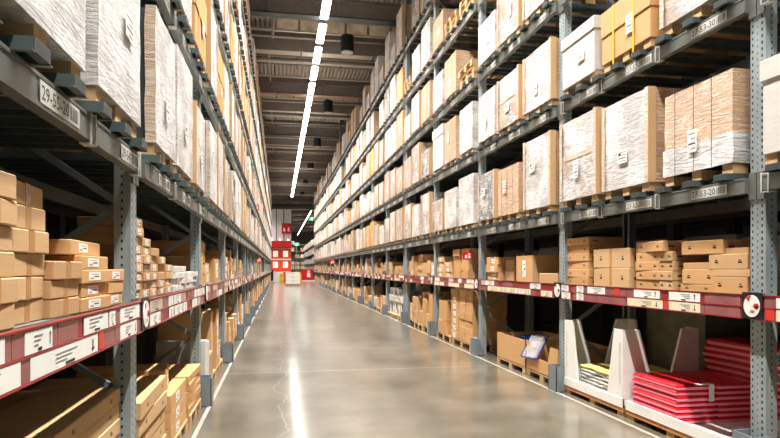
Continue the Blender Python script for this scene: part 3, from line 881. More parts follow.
# left floor, second bay
floor_pallet(-1, 0, XL - .0, 4.02, .86, .8, 'the first flat pile')
zz = .1
for i in range(5):
    carton(-1, XL - .01 + (.01 if i == 4 else R.uniform(-.01, .01)), 4.03, zz, .86 if i < 4 else .92, .76, .1, 'carton', 'h', None, .03 if i == 4 else 0, 'flat brown carton, first floor pile, second bay, left rack, %s up' % ORD[i], print_=True, pr=300); zz += .102
floor_pallet(-1, 0, XL + .02, 4.92, .74, .8, 'the narrow labelled pile')
zz = .1
for i, h in enumerate((.1, .12, .12)):
    carton(-1, XL + .01, 4.92, zz, .72, .7, h, 'carton_warm', None, (.1, .25), 0, 'labelled brown carton, second floor pile, second bay, left rack, %s up' % ORD[i], pr=300); zz += h + .002
carton(-1, XL - .06, 4.80, zz, .34, .6, .17, 'carton_warm', 'v', (.0, .3), .12, 'short labelled carton perched on the second floor pile, left rack', pr=300)
floor_pallet(-1, 0, XL + .03, 5.74, .74, .8, 'the five flat cartons')
zz = .1
for i in range(5):
    carton(-1, XL + .02, 5.74, zz, .72, .72, .066, 'carton_warm', None, None, R.uniform(-.03, .03), 'flat tan carton, third floor pile, second bay, left rack, %s up' % ORD[i], print_=True, pr=200); zz += .068
# right shelf nearest bay
XS = XR + .04
stack(1, 0, 1, 0, XS, 6.0, Z1, .5, .4, [.085] * 6, 'carton_warm', None, None, .012, 'flat carton', True, 'far stack', 300)
stack(1, 0, 1, 0, XS, 5.32, Z1, .64, .5, [.185, .185], 'carton', 'v', None, .004, 'large carton', True, 'pair', 500)
stack(1, 0, 1, 1, XS, 4.74, Z1, .34, .4, [.08] * 4, 'carton_warm', None, None, .008, 'carton', True, 'middle stack', 300)
stack(1, 0, 1, 1, XS + .0, 4.475, Z1, .17, .4, [.08] * 4, 'carton', None, None, .01, 'small carton', True, 'narrow stack', 300)
carton(1, XS - .01, 4.68, Z1 + .322, .46, .4, .088, 'carton_warm', 'h', None, -.12, 'tan carton askew on top of the middle stack, right red-railed shelf', print_=True, pr=500)
dd = [(4.10, .42, .05, 0), (3.82, .36, .1, 0)]
carton(1, XS, 4.12, Z1, .36, .4, .055, 'carton_warm', None, None, 0, 'thin tan carton at foot of the nearest heap, right red-railed shelf', print_=True, pr=300)
carton(1, XS, 3.77, Z1, .34, .4, .12, 'carton_warm', 'h', None, 0, 'deep tan carton at foot of the nearest heap beside the post, right rack', print_=True, pr=300)
carton(1, XS, 4.10, Z1 + .057, .36, .4, .115, 'carton_warm', 'h', None, .02, 'tan carton second up in the nearest heap, right red-railed shelf', print_=True, pr=300)
carton(1, XS, 3.76, Z1 + .122, .36, .4, .05, 'carton', None, None, 0, 'thin brown carton second up beside the post, right red-railed shelf', pr=300)
carton(1, XS + .01, 4.12, Z1 + .174, .32, .4, .05, 'carton_dark', None, None, 0, 'thin dark carton midway up the nearest heap, right red-railed shelf', pr=300)
carton(1, XS, 3.79, Z1 + .174, .38, .4, .11, 'carton', 'h', None, .0, 'brown carton third up beside the near post, right red-railed shelf', print_=True, pr=300)
carton(1, XS - .005, 4.06, Z1 + .286, .44, .4, .105, 'carton_warm', 'h', None, .02, 'tan carton on top of the nearest heap, right red-railed shelf', print_=True, pr=300)
carton(1, XS + .02, 3.72, Z1 + .286, .22, .42, .04, 'carton', None, None, -.03, 'flat brown lid carton topping the heap beside the near post, right rack', pr=300)
# right floor foreground bay sliver
floor_pallet(1, -1, XR + .0, 2.85, 1.0, .8, 'the foreground cartons')
stack(1, -1, 0, 0, XR + .01, 2.98, .1, .5, .5, [.14, .14], 'carton_warm', 'v', (0, .4), .0, 'labelled carton', which='front stack', pr=200)
# right shelf second bay
stack(1, 1, 1, 0, XS, 8.62, Z1, .46, .4, [.115] * 3, 'carton_warm', 'v', (-.1, .3), .015, 'labelled carton', which='far stack', pr=200)
stack(1, 1, 1, 1, XS + .08, 8.14, Z1, .34, .4, [.15, .15], 'carton_dark', None, None, .01, 'carton', which='dark stack', pr=100)
stack(1, 1, 1, 2, XS, 7.42, Z1, .52, .6, [.345], 'carton_warm', 'h', (.0, .2), 0, 'tall carton', which='beside the short one', pr=200)
stack(1, 1, 1, 3, XS, 6.7, Z1, .5, .4, [.12], 'carton', 'h', None, 0, 'low carton', which='near end', pr=200)
# third bay right shelf
for k, (y, w, rows) in enumerate([(11.52, .5, [.1] * 4), (11.0, .45, [.1] * 3), (10.45, .4, [.13] * 4), (9.95, .42, [.13] * 4)]):
    stack(1, 2, 1, k, XS, y, Z1, w, .4, rows, 'carton' if k < 2 else 'carton_warm', 'v', (0, .3) if k < 2 else None, .015, pr=60)
# third bay right floor
floor_pallet(1, 2, XR, 11.2, 1.0, .8, 'the two-carton heap'); stack(1, 2, 0, 0, XR + .0, 11.25, .1, .6, .6, [.26, .38], 'carton_warm', 'h', None, .02, pr=60)
floor_pallet(1, 2, XR, 10.05, 1.1, .8, 'the tall labelled wall of cartons')
for k, y in enumerate((10.46, 10.0, 9.62)):
    stack(1, 2, 0, k, XR + .0, y, .1, .36 if k else .42, .6, [.128] * 7, 'carton_warm', None, (0.02, .4) if k == 0 else None, .006, which=('labelled', 'middle', 'shaded')[k] + ' tall stack', pr=60)
# generic bays
def fill(s, n, lvl, y0, y1, zmax, xf):
    y = y0; k = 0
    if lvl == 0:
        yy = y0
        while yy < y1 - .8:
            floor_pallet(s, n, xf, yy + .43, .84, .8, 'the %s pile' % ORD[int(round((yy - y0) / .9))]); yy += .9
        base = .1
    else: base = Z1
    while y < y1 - .25:
        w = R.choice((.24, .3, .38, .5)); w = min(w, y1 - y)
        if R.random() < .14: y += w; k += 1; continue
        h = R.choice((.07, .09, .12, .18, .3)) if lvl else R.choice((.1, .16, .2, .3, .42))
        top = R.uniform(.35, 1) * zmax
        rows = [h] * max(1, int(top / h))
        if lvl == 0 and R.random() < .18: rows = [zmax * .95]
        mat = R.choices(('carton', 'carton_warm', 'carton_dark', 'white_carton'), (5, 4, 3, 1))[0]
        stack(s, n, lvl, k, xf + R.choice((0, 0, .03)) * s, y + w / 2, base, w - .012, .5 if lvl else .6, rows, mat, R.choice(('v', 'h', None)), (0, .35) if R.random() < .45 else None, .012)
        y += w + R.choice((0, .01, .05)); k += 1
for s in (1, -1):
    for n in range(2 if s > 0 else 1, (NR if s > 0 else NB) + 1):
        xs = X0(s) + s * .04
        if not (s > 0 and n == 2):
            fill(s, n, 1, P(n) + .05, P(n + 1) - .2, .55, xs)
        if not (s > 0 and n in (2, 4)):
            fill(s, n, 0, P(n) + (.65 if s < 0 and n == 1 else .08), P(n + 1) - .25, .78, X0(s) + s * .0)
floor_pallet(-1, 2, XL, 6.8, .84, .8, 'x') if False else None
cartons = [c for c in cartons if c[0] > 0]
cartons.sort(key=lambda c: -c[0])
rest2 = MB()
for i, (a, s, xf, y, z, w, d, h, mat, tape, lab, rz, label, group, pr) in enumerate(cartons):
    rot = (0 if s > 0 else math.pi) + rz
    if i < 300:
        o = place(carton_data(w, d, h, mat, tape, pr), 'carton', None, (xf + s * d / 2, y, z), rot)
        tag(o, label, 'carton', group)
        if lab and h > .03:
            mb = MB(); off, share = lab; lw = min(.16, w * share); lh = h * .62; x = -d / 2 - .0012; yc = off * w
            mb.box(x, x + .001, yc - lw / 2, yc + lw / 2, h * .2, h * .2 + lh, 'paper')
            mb.box(x - .0005, x, yc - lw * .35, yc + lw * .05, h * .45, h * .53, 'ink'); mb.box(x - .0005, x, yc + lw * .1, yc + lw * .38, h * .3, h * .42, 'faint_ink'); mb.box(x - .0005, x, yc - lw * .35, yc + lw * .3, h * .65, h * .69, 'faint_ink')
            mb.build('paper_label', o)
    else:
        mb = MB(); mb.box(-d / 2, d / 2, -w / 2, w / 2, 0, h, mat)
        merge(rest2, mb, Matrix.Translation((xf + s * d / 2, y, z)) @ Matrix.Rotation(rot, 4, 'Z'))
tag(rest2.build('carton'), 'small distant cartons on the far shelves and floor of both racks', 'carton', None, 'stuff')

# ================================================================== SPECIAL FLOOR GOODS, RIGHT
# white display stands (tower corners on a pallet)
def display(y0, y1, towers, label):
    x0, x1 = XR - .02, XR + .76
    r = empty('display_stand', ((x0 + x1) / 2, (y0 + y1) / 2, 0)); ox, oy = r.location.x, r.location.y
    p = pallet_mb(y1 - y0 - .02, .76, .085); p.build('pallet', r)
    mb = MB(); mb.box(x0 - ox + .0, x0 - ox + .02, y0 - oy, y1 - oy, .045, .088, 'board'); mb.build('timber_edge', r)
    mb = MB(); z0, z1 = .086, .17
    mb.cbox(x0 - ox - .004, x1 - ox, y0 - oy, y1 - oy, z0, z0 + .02, 'white', .003)
    mb.box(x0 - ox - .006, x0 - ox + .012, y0 - oy, y1 - oy, z0, z1, 'white'); mb.box(x1 - ox - .012, x1 - ox, y0 - oy, y1 - oy, z0, z1, 'white')
    mb.box(x0 - ox, x1 - ox, y0 - oy, y0 - oy + .012, z0, z1, 'white'); mb.box(x0 - ox, x1 - ox, y1 - oy - .012, y1 - oy, z0, z1, 'white')
    mb.build('tray', r)
    for (fx, fy) in towers:     # fx 0 front 1 back, fy 0 near 1 far
        mb = MB(); Zt = .80; zb = .17
        sx = -1 if fx else 1; sy = -1 if fy else 1
        cx = (x1 if fx else x0) - ox; cy = (y1 if fy else y0) - oy
        def q(a, b, z): return (cx + sx * a, cy + sy * b, z)
        A0, B0, A1, B1 = .34, .27, .17, .15
        V = [q(0, 0, zb), q(A0, 0, zb), q(.0, B0, zb), q(0, 0, Zt), q(A1, 0, Zt), q(0, B1, Zt), q(A0, .03, zb), q(.03, B0, zb), q(A1, .03, Zt), q(.03, B1, Zt), q(.03, .03, zb), q(.03, .03, Zt)]
        mb.mesh(V, [(0, 1, 4, 3), (0, 3, 5, 2), (1, 6, 8, 4), (2, 5, 9, 7), (6, 10, 11, 8), (10, 7, 9, 11), (3, 4, 8, 11, 9, 5), (0, 2, 7, 10, 6, 1)], 'white')
        # slot groove on the front face
        mb.box(cx - sx * .004, cx, cy + sy * .04, cy + sy * .055, .3, .68, 'clip')
        mb.build('corner_tower', r)
    tag(r, label, 'display stand'); return r
display(5.02, 6.16, ((0, 0), (0, 1), (1, 0), (1, 1)), 'white plastic display stand with tall corner towers holding yellow and grey textiles')
display(3.74, 4.97, (), 'low white plastic display tray holding the red cushions beside the near post')
# grey stack with yellow top
z = .107
def wavy(x0, x1, y0, y1, z, h, mat, seed, name, label, cat, group, r=.02, flat=False):
    bm = bmesh.new(); nx, ny = 10, 14; vs = {}
    for t in (0, 1):
        for i in range(nx + 1):
            for j in range(ny + 1):
                u, v = i / nx, j / ny
                edge = min(u, 1 - u) * (x1 - x0), min(v, 1 - v) * (y1 - y0)
                e = min(edge); dr = 0 if e > r else (r - e) / r
                wv = 0 if flat else noise.noise(Vector((u * 3 + seed * 3.3, v * 4, 0))) * .012
                zz = z + (h if t else 0) + (wv if True else 0) + (-1 if t else 1) * (dr ** 2) * h * .14
                ex = 0 if flat else noise.noise(Vector((seed * 9.1, v * 5, u))) * .01
                vs[t, i, j] = bm.verts.new((x0 + u * (x1 - x0) + ex, y0 + v * (y1 - y0), max(zz, z - .004)))
    for i in range(nx):
        for j in range(ny):
            bm.faces.new((vs[1, i, j], vs[1, i + 1, j], vs[1, i + 1, j + 1], vs[1, i, j + 1])); bm.faces.new((vs[0, i, j], vs[0, i, j + 1], vs[0, i + 1, j + 1], vs[0, i + 1, j]))
    for i in range(nx):
        bm.faces.new((vs[0, i, 0], vs[0, i + 1, 0], vs[1, i + 1, 0], vs[1, i, 0])); bm.faces.new((vs[0, i + 1, ny], vs[0, i, ny], vs[1, i, ny], vs[1, i + 1, ny]))
    for j in range(ny):
        bm.faces.new((vs[0, 0, j + 1], vs[0, 0, j], vs[1, 0, j], vs[1, 0, j + 1])); bm.faces.new((vs[0, nx, j], vs[0, nx, j + 1], vs[1, nx, j + 1], vs[1, nx, j]))
    me = bpy.data.meshes.new(name); bm.to_mesh(me); bm.free(); me.materials.append(M[mat])
    for p in me.polygons: p.use_smooth = True
    o = place(me, name); tag(o, label, cat, group); return o
for i in range(7):
    top = i == 6
    wavy(XR + .02, XR + .72, 5.30, 5.88, z, .034, 'yelfab' if top else 'grey_film', i, 'folded_textile', 'yellow folded textile lying on top of the grey film-packed pile' if top else 'grey film-packed folded textile in the white stand, %s from bottom' % ORD[i], 'textile', 'folded textiles in the white display stand'); z += .036
# red cushions: each a rounded slab with red faces and pink edge band, its highlight put into the colour
def cushion(x0, x1, y0, y1, z, h, label):
    mb = MB(); n = 6; c = h / 2
    prof = []
    ring = []
    def loop(inset, zz):
        return [(x0 + inset, y0 + inset, zz), (x1 - inset, y0 + inset, zz), (x1 - inset, y1 - inset, zz), (x0 + inset, y1 - inset, zz)]
    st = [(.010, 0), (.001, .2), (0, .52), (.002, .74), (.008, .9), (.022, 1.0)]
    L = [loop(a, z + b * h) for a, b in st]
    for k in range(len(L) - 1):
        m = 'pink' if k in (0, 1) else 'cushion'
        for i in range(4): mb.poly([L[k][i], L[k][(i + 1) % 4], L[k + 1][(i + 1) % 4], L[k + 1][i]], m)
    mb.poly(L[-1], 'cushion'); mb.poly(L[0][::-1], 'cushion')
    o = mb.build('floor_cushion'); tag(o, label, 'cushion', 'red cushions in piles')
hc = .0455
for k, (xa, xb, word) in enumerate([(XR + .03, XR + .40, 'aisle-side'), (XR + .405, XR + .75, 'inner')]):
    z = .107
    for i in range(7):
        j = R.uniform(-.006, .006)
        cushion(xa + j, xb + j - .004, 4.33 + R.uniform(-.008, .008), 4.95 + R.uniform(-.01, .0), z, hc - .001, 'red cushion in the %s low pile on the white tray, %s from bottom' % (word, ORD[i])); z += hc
# rear pile on a pallet
floor_pallet(1, 0, XR + .78, 4.45, 1.1, .56, 'the rear red cushion pile')
z = .1
for i in range(11):
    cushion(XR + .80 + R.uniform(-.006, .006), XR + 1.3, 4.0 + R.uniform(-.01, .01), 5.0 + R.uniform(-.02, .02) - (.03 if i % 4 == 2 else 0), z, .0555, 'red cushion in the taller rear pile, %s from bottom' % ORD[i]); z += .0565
mb = MB(); mb.box(XR + .30, XR + .345, 4.300, 4.302, .29, .425, 'paper'); mb.box(XR + .2, XR + .345, 4.30, 4.36, .4265, .4285, 'paper')
tag(mb.build('paper_tag'), 'white paper tag folded over the edge of the red cushions', 'tag')
# covered goods behind the stands
for (x0, x1, y0, y1, h, lb) in ((4.06, 4.9, 5.15, 6.1, .92, 'film-covered dim grey goods behind the white display stand'), (4.5, 5.3, 3.9, 4.95, 1.0, 'film-covered dark goods behind the red cushions')):
    mb = MB(); lumpy(mb, x0, x1, y0, y1, 0.0, h, 'greycloth', 'greycloth', .02, 3); tag(mb.build('covered_goods'), lb, 'covered goods')
# cardboard dump bins with contents, second bay
def bin_(y0, y1, notch, label):
    x0, x1 = XR + .0, XR + .72; t = .008; Zt = .44; zb = .086
    r = empty('cardboard_bin', ((x0 + x1) / 2, (y0 + y1) / 2, 0)); ox, oy = r.location.x, r.location.y
    pallet_mb(y1 - y0, .72, .085).build('pallet', r)
    mb = MB(); mb.box(x0 - ox, x1 - ox, y0 - oy, y1 - oy, zb, zb + .01, 'carton_warm')
    mb.box(x0 - ox, x1 - ox, y1 - oy - t, y1 - oy, zb, Zt, 'carton_warm'); mb.box(x0 - ox, x1 - ox, y0 - oy, y0 - oy + t, zb, Zt, 'carton_warm'); mb.box(x1 - ox - t, x1 - ox, y0 - oy, y1 - oy, zb, Zt, 'carton_warm')
    if notch:
        a, b = x0 - ox, x0 - ox + t
        yy = [y0 - oy, y0 - oy + .2, y0 - oy + .27, y1 - oy]
        for xx in (a, b): mb.poly([(xx, yy[0], zb), (xx, yy[3], zb), (xx, yy[3], .27), (xx, yy[2], .25), (xx, yy[1], Zt), (xx, yy[0], Zt)], 'carton_warm')
        for (p, q) in (((yy[3], .27), (yy[2], .25)), ((yy[2], .25), (yy[1], Zt)), ((yy[1], Zt), (yy[0], Zt))): mb.poly([(a, p[0], p[1]), (b, p[0], p[1]), (b, q[0], q[1]), (a, q[0], q[1])], 'carton_warm')
    else: mb.box(x0 - ox, x0 - ox + t, y0 - oy, y1 - oy, zb, Zt, 'carton_warm')
    mb.build('bin_body', r); tag(r, label, 'cardboard bin')
bin_(7.28, 8.30, False, 'open brown cardboard bin on a pallet, the far one of two, right floor')
bin_(6.36, 7.24, True, 'open brown cardboard bin with notched front on a pallet, right floor')
for i, (x, y, m_, lb) in enumerate([(3.42, 7.6, 'bag', 'white film bag'), (3.5, 7.95, 'navy', 'navy blue bag'), (3.58, 7.52, 'bag', 'white crumpled bag'), (3.5, 6.6, 'navy', 'dark blue bag'), (3.55, 6.95, 'clear', 'clear film bag')]):
    mb = MB(); lumpy(mb, x - .17, x + .17, y - .15, y + .15, .1, .40 + .02 * (i % 2), m_, m_, .05, i + 2, 8); tag(mb.build('film_bag'), '%s lying in the %s brown cardboard bin' % (lb, 'far' if i < 3 else 'notched'), 'bag')
# clear blue-edged pouch hanging over the front of the notched bin
r = empty('blue_edged_pouch', (XR - .005, 7.08, .25))
def pouch():
    w, h, dd = .38, .27, .05; mt = Matrix.Rotation(math.radians(24), 4, 'X')
    f = MB()
    P4 = [(-.01, -w / 2, 0), (-.01, w / 2, 0), (.14, w / 2, h), (.14, -w / 2, h)]
    P4 = [tuple(Matrix.Rotation(math.radians(-3), 4, 'X') @ Vector(p)) for p in P4]
    for i in range(4): f.tube(P4[i], P4[(i + 1) % 4], .012, 'navy', 8)
    Q4 = [(p[0] - .05, p[1], p[2]) for p in P4]
    f.tube(Q4[1], Q4[2], .008, 'navy', 8); f.tube(Q4[0], Q4[1], .008, 'navy', 8); f.tube(Q4[2], P4[2], .008, 'navy', 8); f.tube(Q4[0], P4[0], .008, 'navy', 8); f.tube(Q4[1], P4[1], .008, 'navy', 8)
    f.build('blue_trim', r)
    g = MB(); g.mesh(P4 + Q4, MB.BF, 'clear'); g.build('film_body', r)
    p = MB(); c = [sum(a[k] for a in P4) / 4 for k in range(3)]; p.box(c[0] - .035, c[0] - .03, c[1] - .07, c[1] + .05, c[2] + .0, c[2] + .06, 'paper'); p.build('paper_insert', r)
pouch(); tag(r, 'clear storage pouch with navy blue edging tipped over the front of the notched bin', 'storage pouch')
# white film-wrapped chairs in the fifth bay, floor
for k, y in enumerate((15.35, 16.15, 16.9)):
    floor_pallet(1, 4, XR, y, .76, .8, 'the %s white wrapped chair' % ORD[k])
    mb = MB()
    lumpy(mb, XR + .04, XR + .62, y - .33, y + .33, .45, .62, 'bag', 'bag', .035, k, 8)
    lumpy(mb, XR + .45, XR + .68, y - .33, y + .33, .62, 1.0 - .05 * k, 'bag', 'bag', .04, k + 5, 8)
    for (a, b) in ((.06, -.28), (.06, .20), (.58, -.28), (.58, .20)): lumpy(mb, XR + a, XR + a + .08, y + b, y + b + .09, .1, .47, 'bag', 'bag', .012, k + 9, 3)
    lumpy(mb, XR + .08, XR + .6, y - .33, y - .25, .62, .8, 'bag', 'bag', .02, k + 2, 5); lumpy(mb, XR + .08, XR + .6, y + .25, y + .33, .62, .8, 'bag', 'bag', .02, k + 3, 5)
    tag(mb.build('wrapped_chair'), 'chair wrapped in crumpled white film on a floor pallet, %s of three' % ('nearest', 'middle', 'farthest')[k], 'wrapped chair', 'film-wrapped chairs in the fifth bay')
# leaning white boards and blue bottle-like bag on the left
r = MB(); 
for k in range(3):
    mb = MB(); mb.cbox(XL + .03, XL - .45, 6.42 + k * .13, 6.54 + k * .13, 0, .62 - .02 * k, 'white_carton', .004)
    tag(mb.build('upright_carton'), 'tall white carton standing upright on the left floor, %s of three' % ('nearest', 'middle', 'farthest')[k], 'carton', 'white upright cartons on the left floor')

# rear rack behind the right one, dark
def rear_rack(s, x):
    root = empty('pallet_rack', (0, 0, 0)); tag(root, 'dark rear pallet rack back to back behind the %s rack' % SIDE[s], 'pallet rack')
    for n in range(-1, 12):
        for dx in (0, .8):
            mb = MB(); mb.box(x + s * dx, x + s * (dx + .11), P(n) - .13, P(n), 0, 7.1, 'darksteel'); mb.build('upright_post', root)
        if s > 0 and 0 <= n < 5:
            for q in range(3):
                mb = MB(); mb.cbox(x + .08, x + .78, P(n) + .1 + q * .85, P(n) + .88 + q * .85, 1.176, 1.72 - .05 * (q % 2), 'white_carton', .006)  # added pale boxes in place of lit glimpses of the next aisle
                tag(mb.build('carton'), 'added pale carton, stands for lit next aisle, behind the %s bay, %s one' % (bayname(n), ('near', 'middle', 'far')[q]), 'carton', 'added pale cartons on the rear rack')
        for lv, zt in [(1, 1.175)] + list(TOPS.items()):
            mb = MB(); mb.box(x, x + s * .05, P(n), P(n + 1) - .13, zt - .1, zt, 'darksteel'); mb.box(x + s * .86, x + s * .91, P(n), P(n + 1) - .13, zt - .1, zt, 'darksteel'); mb.box(x + s * .05, x + s * .86, P(n), P(n + 1) - .13, zt - .02, zt - .01, 'darksteel'); mb.build('shelf', root)
rear_rack(1, 4.47)
rear_rack(-1, -2.05)

# ================================================================== COLUMNS, SIGNS
for k, (x, y) in enumerate(((XR - .045, 31.0), (XL - .215, 31.0), (XR + .02, 14.95), (XL - .28, 16.0))):
    mb = MB(); w = .3
    mb.box(x, x + .025, y - w / 2, y + w / 2, 0, CZ, 'guard'); mb.box(x + .235, x + .26, y - w / 2, y + w / 2, 0, CZ, 'guard'); mb.box(x + .02, x + .24, y - .012, y + .012, 0, CZ, 'guard')
    struct(mb.build('trim_%d' % (k + 3)))
def red_sign(x, y, z, w, h, label, facing_y=True):
    r = empty('wall_sign', (x, y, z)); mb = MB(); mb.box(-w / 2, w / 2, -.01, .01, -h / 2, h / 2, 'red'); mb.build('sign_panel', r)
    mb = MB(); mb.box(-w * .3, -w * .05, -.013, -.0105, -h * .32, h * .1, 'paper'); mb.box(w * .08, w * .32, -.013, -.0105, -h * .3, h * .05, 'paper'); mb.box(w * .02, w * .3, -.013, -.0105, h * .15, h * .28, 'paper'); mb.build('pictogram', r)
    tag(r, label, 'sign')
def on_left(px, py):    # D of a thing standing on the left rack front
    pass
red_sign(XL + .06, 19.75, H + 1.95, .17, .19, 'small red pictogram sign jutting from the left rack at the second beam level')
red_sign(XL + .06, 22.4, H + .30, .17, .19, 'small red pictogram sign jutting from the left rack just above the shelf')
red_sign(XR - .08, 9.45, H + .20, .15, .13, 'small red pictogram sign jutting from the third upright of the right rack')
red_sign(XR - .1, 34.5, H + .36, .32, .3, 'far small red sign jutting from the right rack beyond the column')
mb = MB(); mb.box(-.5, .5, -.02, .02, -.52, .52, 'red'); r = empty('wall_sign', (.75, 62.2, H + 4.05)); mb.build('sign_panel', r)
mb = MB(); mb.tube((-.22, -.021, -.2), (-.22, -.03, -.2), .13, 'paper', 14); mb.tube((.22, -.021, -.2), (.22, -.03, -.2), .13, 'paper', 14); mb.box(.15, .29, -.03, -.021, -.1, .12, 'paper'); mb.box(-.29, -.15, -.03, -.021, -.1, .05, 'paper'); mb.build('pictogram', r)
tag(r, 'large red sign with two white pictograms high on the white end wall', 'sign')
def exit_sign(x, y, z, w, label):
    r = empty('exit_sign', (x, y, z)); h = w * .52
    mb = MB(); mb.box(-w / 2, w / 2, -.04, .04, -h / 2, h / 2, 'exit'); mb.build('light_box', r)
    mb = MB()
    mb.box(w * .02, w * .2, -.045, -.041, -h * .4, h * .4, 'exitw')     # door
    mb.tube((-w * .14, -.041, h * .26), (-w * .14, -.046, h * .26), h * .1, 'exitw', 10)
    mb.bar((-w * .16, -.043, h * .14), (-w * .12, -.043, -h * .12), .05 * w, .004, 'exitw', (0, 1, 0)); mb.bar((-w * .12, -.043, -h * .1), (-w * .22, -.043, -h * .36), .035 * w, .004, 'exitw', (0, 1, 0)); mb.bar((-w * .12, -.043, -h * .1), (-w * .04, -.043, -h * .34), .035 * w, .004, 'exitw', (0, 1, 0))
    mb.build('pictogram', r)
    mb = MB(); mb.tube((0, 0, h / 2), (0, 0, CZ - z - .001), .02, 'darksteel', 6); mb.build('hanger_rod', r)
    tag(r, label, 'exit sign')
exit_sign(3.18, 60.5, H + 4.92, .72, 'green and white running-figure exit sign hanging at the aisle end')
exit_sign(2.62, 92, H + 3.6, .8, 'second green exit sign hanging far behind the first')

# ================================================================== END OF THE AISLE
# red and orange service shop front
r = empty('service_counter', (0, 61.6, 0))
mb = MB(); mb.box(-3.0, 1.22, .35, .6, 1.0, 3.45, 'orange')
for z in (1.02, 2.17, 3.28): mb.box(-3.0, 1.22, .28, .36, z, z + .12, 'paper' if z > 2 else 'red')
mb.build('orange_backdrop', r)
mb = MB(); mb.box(-3.0, 1.25, -.1, .6, 3.46, 4.1, 'red'); mb.build('red_fascia', r)
for k, (x, z) in enumerate(((-.35, 2.45), (.65, 2.45), (-.35, 1.35), (.65, 1.35))):
    mb = MB(); mb.box(x - .24, x + .24, .3, .34, z + .05, z + .65, 'poster'); mb.build('white_poster', r)
for z in (1.35, 2.4):
    mb = MB(); mb.box(-1.15, -.85, .2, .34, z, z + .7, 'black'); mb.build('monitor', r)
mb = MB(); mb.box(-3, 1.2, -.05, .5, 0, 1.0, 'red'); mb.box(-3, 1.2, -.1, .5, .96, 1.02, 'white'); mb.build('desk', r)
for x in (-.7, .1, .9):
    mb = MB(); mb.tube((x, -.35, 4.2), (x, -.15, 4.4), .07, 'white', 10); mb.tube((x, -.36, 4.19), (x, -.35, 4.2), .06, 'lamp2', 10); mb.bar((x, -.15, 4.4), (x, .5, 4.4), .03, .03, 'white'); mb.build('spot_lamp', r)
tag(r, 'red and orange service counter with glowing white posters under the end wall', 'service counter')
r = empty('wheeled_cabinet', (1.03, 46.0, 0))
mb = MB(); mb.cbox(-.54, .54, -.3, .3, .14, 1.0, 'clip', .02); mb.build('body', r)
for z in (.18, .46, .74):
    mb = MB(); mb.cbox(-.52, .52, -.32, -.3, z, z + .25, 'white', .006); mb.box(-.15, .15, -.335, -.32, z + .19, z + .21, 'braces'); mb.build('drawer', r)
mb = MB(); mb.cbox(-.58, .58, -.34, .34, 1.0, 1.04, 'panel', .006); mb.build('worktop', r)
for (x, y) in ((-.45, -.22), (.45, -.22), (-.45, .22), (.45, .22)):
    mb = MB(); mb.tube((x - .02, y, .06), (x + .02, y, .06), .06, 'black', 14); mb.box(x - .03, x + .03, y - .02, y + .02, .1, .14, 'braces'); mb.build('caster', r)
tag(r, 'pale wheeled drawer cabinet standing at the end of the aisle', 'cabinet')
r = empty('red_display', (2.75, 60.7, 0))
mb = MB(); mb.box(-.65, .62, -.25, .25, .15, 1.25, 'red'); mb.build('panel', r)
mb = MB(); mb.box(-.0, .34, -.27, -.25, .45, .9, 'paper'); mb.tube((.17, -.27, 1.02), (.17, -.25, 1.02), .12, 'paper', 12); mb.build('white_emblem', r)
mb = MB(); mb.box(-.6, .9, -.3, .4, 0, .15, 'white'); mb.build('base', r)
tag(r, 'red promotional display with white figure at the aisle end', 'display')
r = empty('checkout_desk', (-.35, 60.6, 0))
mb = MB(); mb.box(-.7, .75, -.3, .3, 0, .95, 'white'); mb.build('desk_body', r)
mb = MB(); mb.box(-.62, -.2, -.33, -.3, .1, 1.2, 'black'); mb.build('screen_panel', r)
tag(r, 'white and black desk behind the drawer cabinet at the aisle end', 'desk')
for k, (x, hh) in enumerate(((.3, .32), (1.5, .36), (2.0, .3), (1.75, .5))):
    y = (60.06, 60.2, 60.2, 60.75)[k]; r = empty('parcel', (x, y, 0)); mb = MB(); mb.cbox(-.2, .2, -.2, .2, 0, .5 + hh, 'carton_warm' if k % 2 else 'yellow', .01); mb.build('box_body', r)
    mb = MB(); mb.box(-.06, .06, -.203, -.2, .3, .42, 'paper'); mb.build('label', r)
    tag(r, '%s box standing by the far desk, %s from the left' % ('tan' if k % 2 else 'yellow', ORD[(0, 1, 3, 2)[k]] if k != 0 else 'first'), 'box')

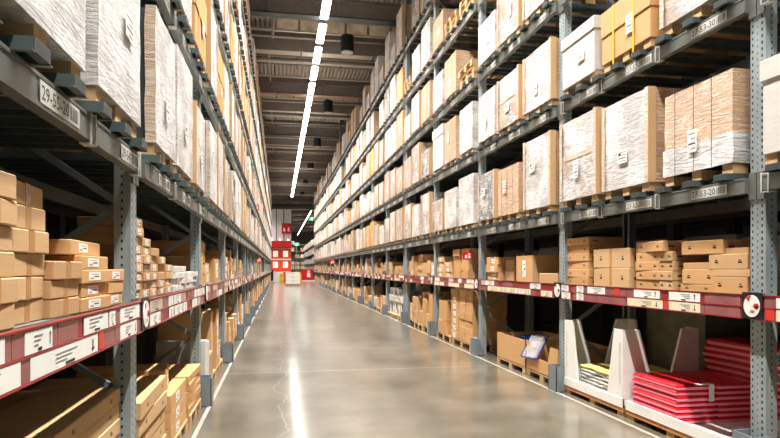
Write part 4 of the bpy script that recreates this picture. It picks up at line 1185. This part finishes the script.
# racks beyond the aisle end (one along the same direction, one across)
def far_rack(x, y0, y1, label, across=False, ww=4.4):
    root = empty('pallet_rack', (0, 0, 0)); tag(root, label, 'pallet rack')
    if not across:
        y = y0
        while y <= y1 + .01:
            mb = MB(); mb.box(x, x + .09, y - .07, y + .07, 0, 5.2, 'guard'); mb.box(x + .8, x + .9, y - .07, y + .07, 0, 5.2, 'guard'); mb.build('upright_post', root); y += 5.6
        for zt in [1.175] + list(TOPS.values())[:3]:
            mb = MB(); mb.box(x - .04, x, y0, y1, zt - .1, zt, 'beam'); mb.box(x, x + .9, y0, y1, zt - .02, zt, 'darksteel'); mb.build('shelf', root)
            yy = y0 + .3
            while yy < y1 - .8:
                h = R.uniform(.5, .85); st = R.choice(('white', 'streak', 'clear', 'edge'))
                for nm, m in load_parts(st, .74, .9, h, 1, True): merge(rest, m, Matrix.Translation((x + .44, yy + .4, zt + .004)))
                yy += .93
    else:
        xx = x
        while xx <= x + ww + .01:
            mb = MB(); mb.box(xx - .07, xx + .07, y0, y0 + .09, 0, 5.6, 'guard'); mb.box(xx - .07, xx + .07, y0 + .8, y0 + .9, 0, 5.6, 'guard'); mb.build('upright_post', root); xx += ww / 2
        for zt in [1.175] + list(TOPS.values())[:4]:
            mb = MB(); mb.box(x, x + ww, y0 - .04, y0, zt - .1, zt, 'beam'); mb.box(x, x + ww, y0, y0 + .9, zt - .02, zt, 'darksteel'); mb.build('shelf', root)
            xx = x + .1
            while xx < x + ww - .8:
                h = R.uniform(.45, .8); st = R.choice(('white', 'streak', 'clear', 'yellow'))
                if R.random() < .75:
                    for nm, m in load_parts(st, .74, .9, h, 1, True): merge(rest, m, Matrix.Translation((xx + .4, y0 + .45, zt + .004)) @ Matrix.Rotation(math.pi / 2, 4, 'Z'))
                xx += .93
far_rack(4.35, 65, 108, 'far pallet rack continuing beyond the cross aisle on the right')
far_rack(.9, 109.5, 0, 'distant pallet rack standing across the view behind the exit sign', True)
tag(rest.build('pallet_load'), 'distant wrapped pallet loads filling the far bays of the racks', 'pallet load', None, 'stuff')

# ================================================================== LIGHT, WORLD, CAMERA
w = bpy.data.worlds.new('World'); SC.world = w; w.use_nodes = True
w.node_tree.nodes['Background'].inputs[0].default_value = (.8, .85, 1, 1); w.node_tree.nodes['Background'].inputs[1].default_value = .05
cam = bpy.data.cameras.new('Camera'); co = bpy.data.objects.new('Camera', cam); COL.objects.link(co)
co.location = (0, 0, H); co.rotation_euler = (math.pi / 2, 0, -TH)
cam.sensor_fit = 'HORIZONTAL'; cam.sensor_width = 36; cam.lens = 36 * F / 780; cam.shift_y = (268 - 219) / 780; cam.clip_start = .05; cam.clip_end = 300
SC.camera = co
vs = SC.view_settings; vs.view_transform = 'Standard'; vs.look = 'None'; vs.gamma = 1; vs.use_curve_mapping = False; vs.exposure = 1.06
SC.cycles.use_denoising = True
SC.cycles.max_bounces = 8; SC.cycles.diffuse_bounces = 5; SC.cycles.glossy_bounces = 3; SC.cycles.transparent_max_bounces = 6
SC.cycles.sample_clamp_indirect = 6; SC.cycles.caustics_reflective = False; SC.cycles.caustics_refractive = False
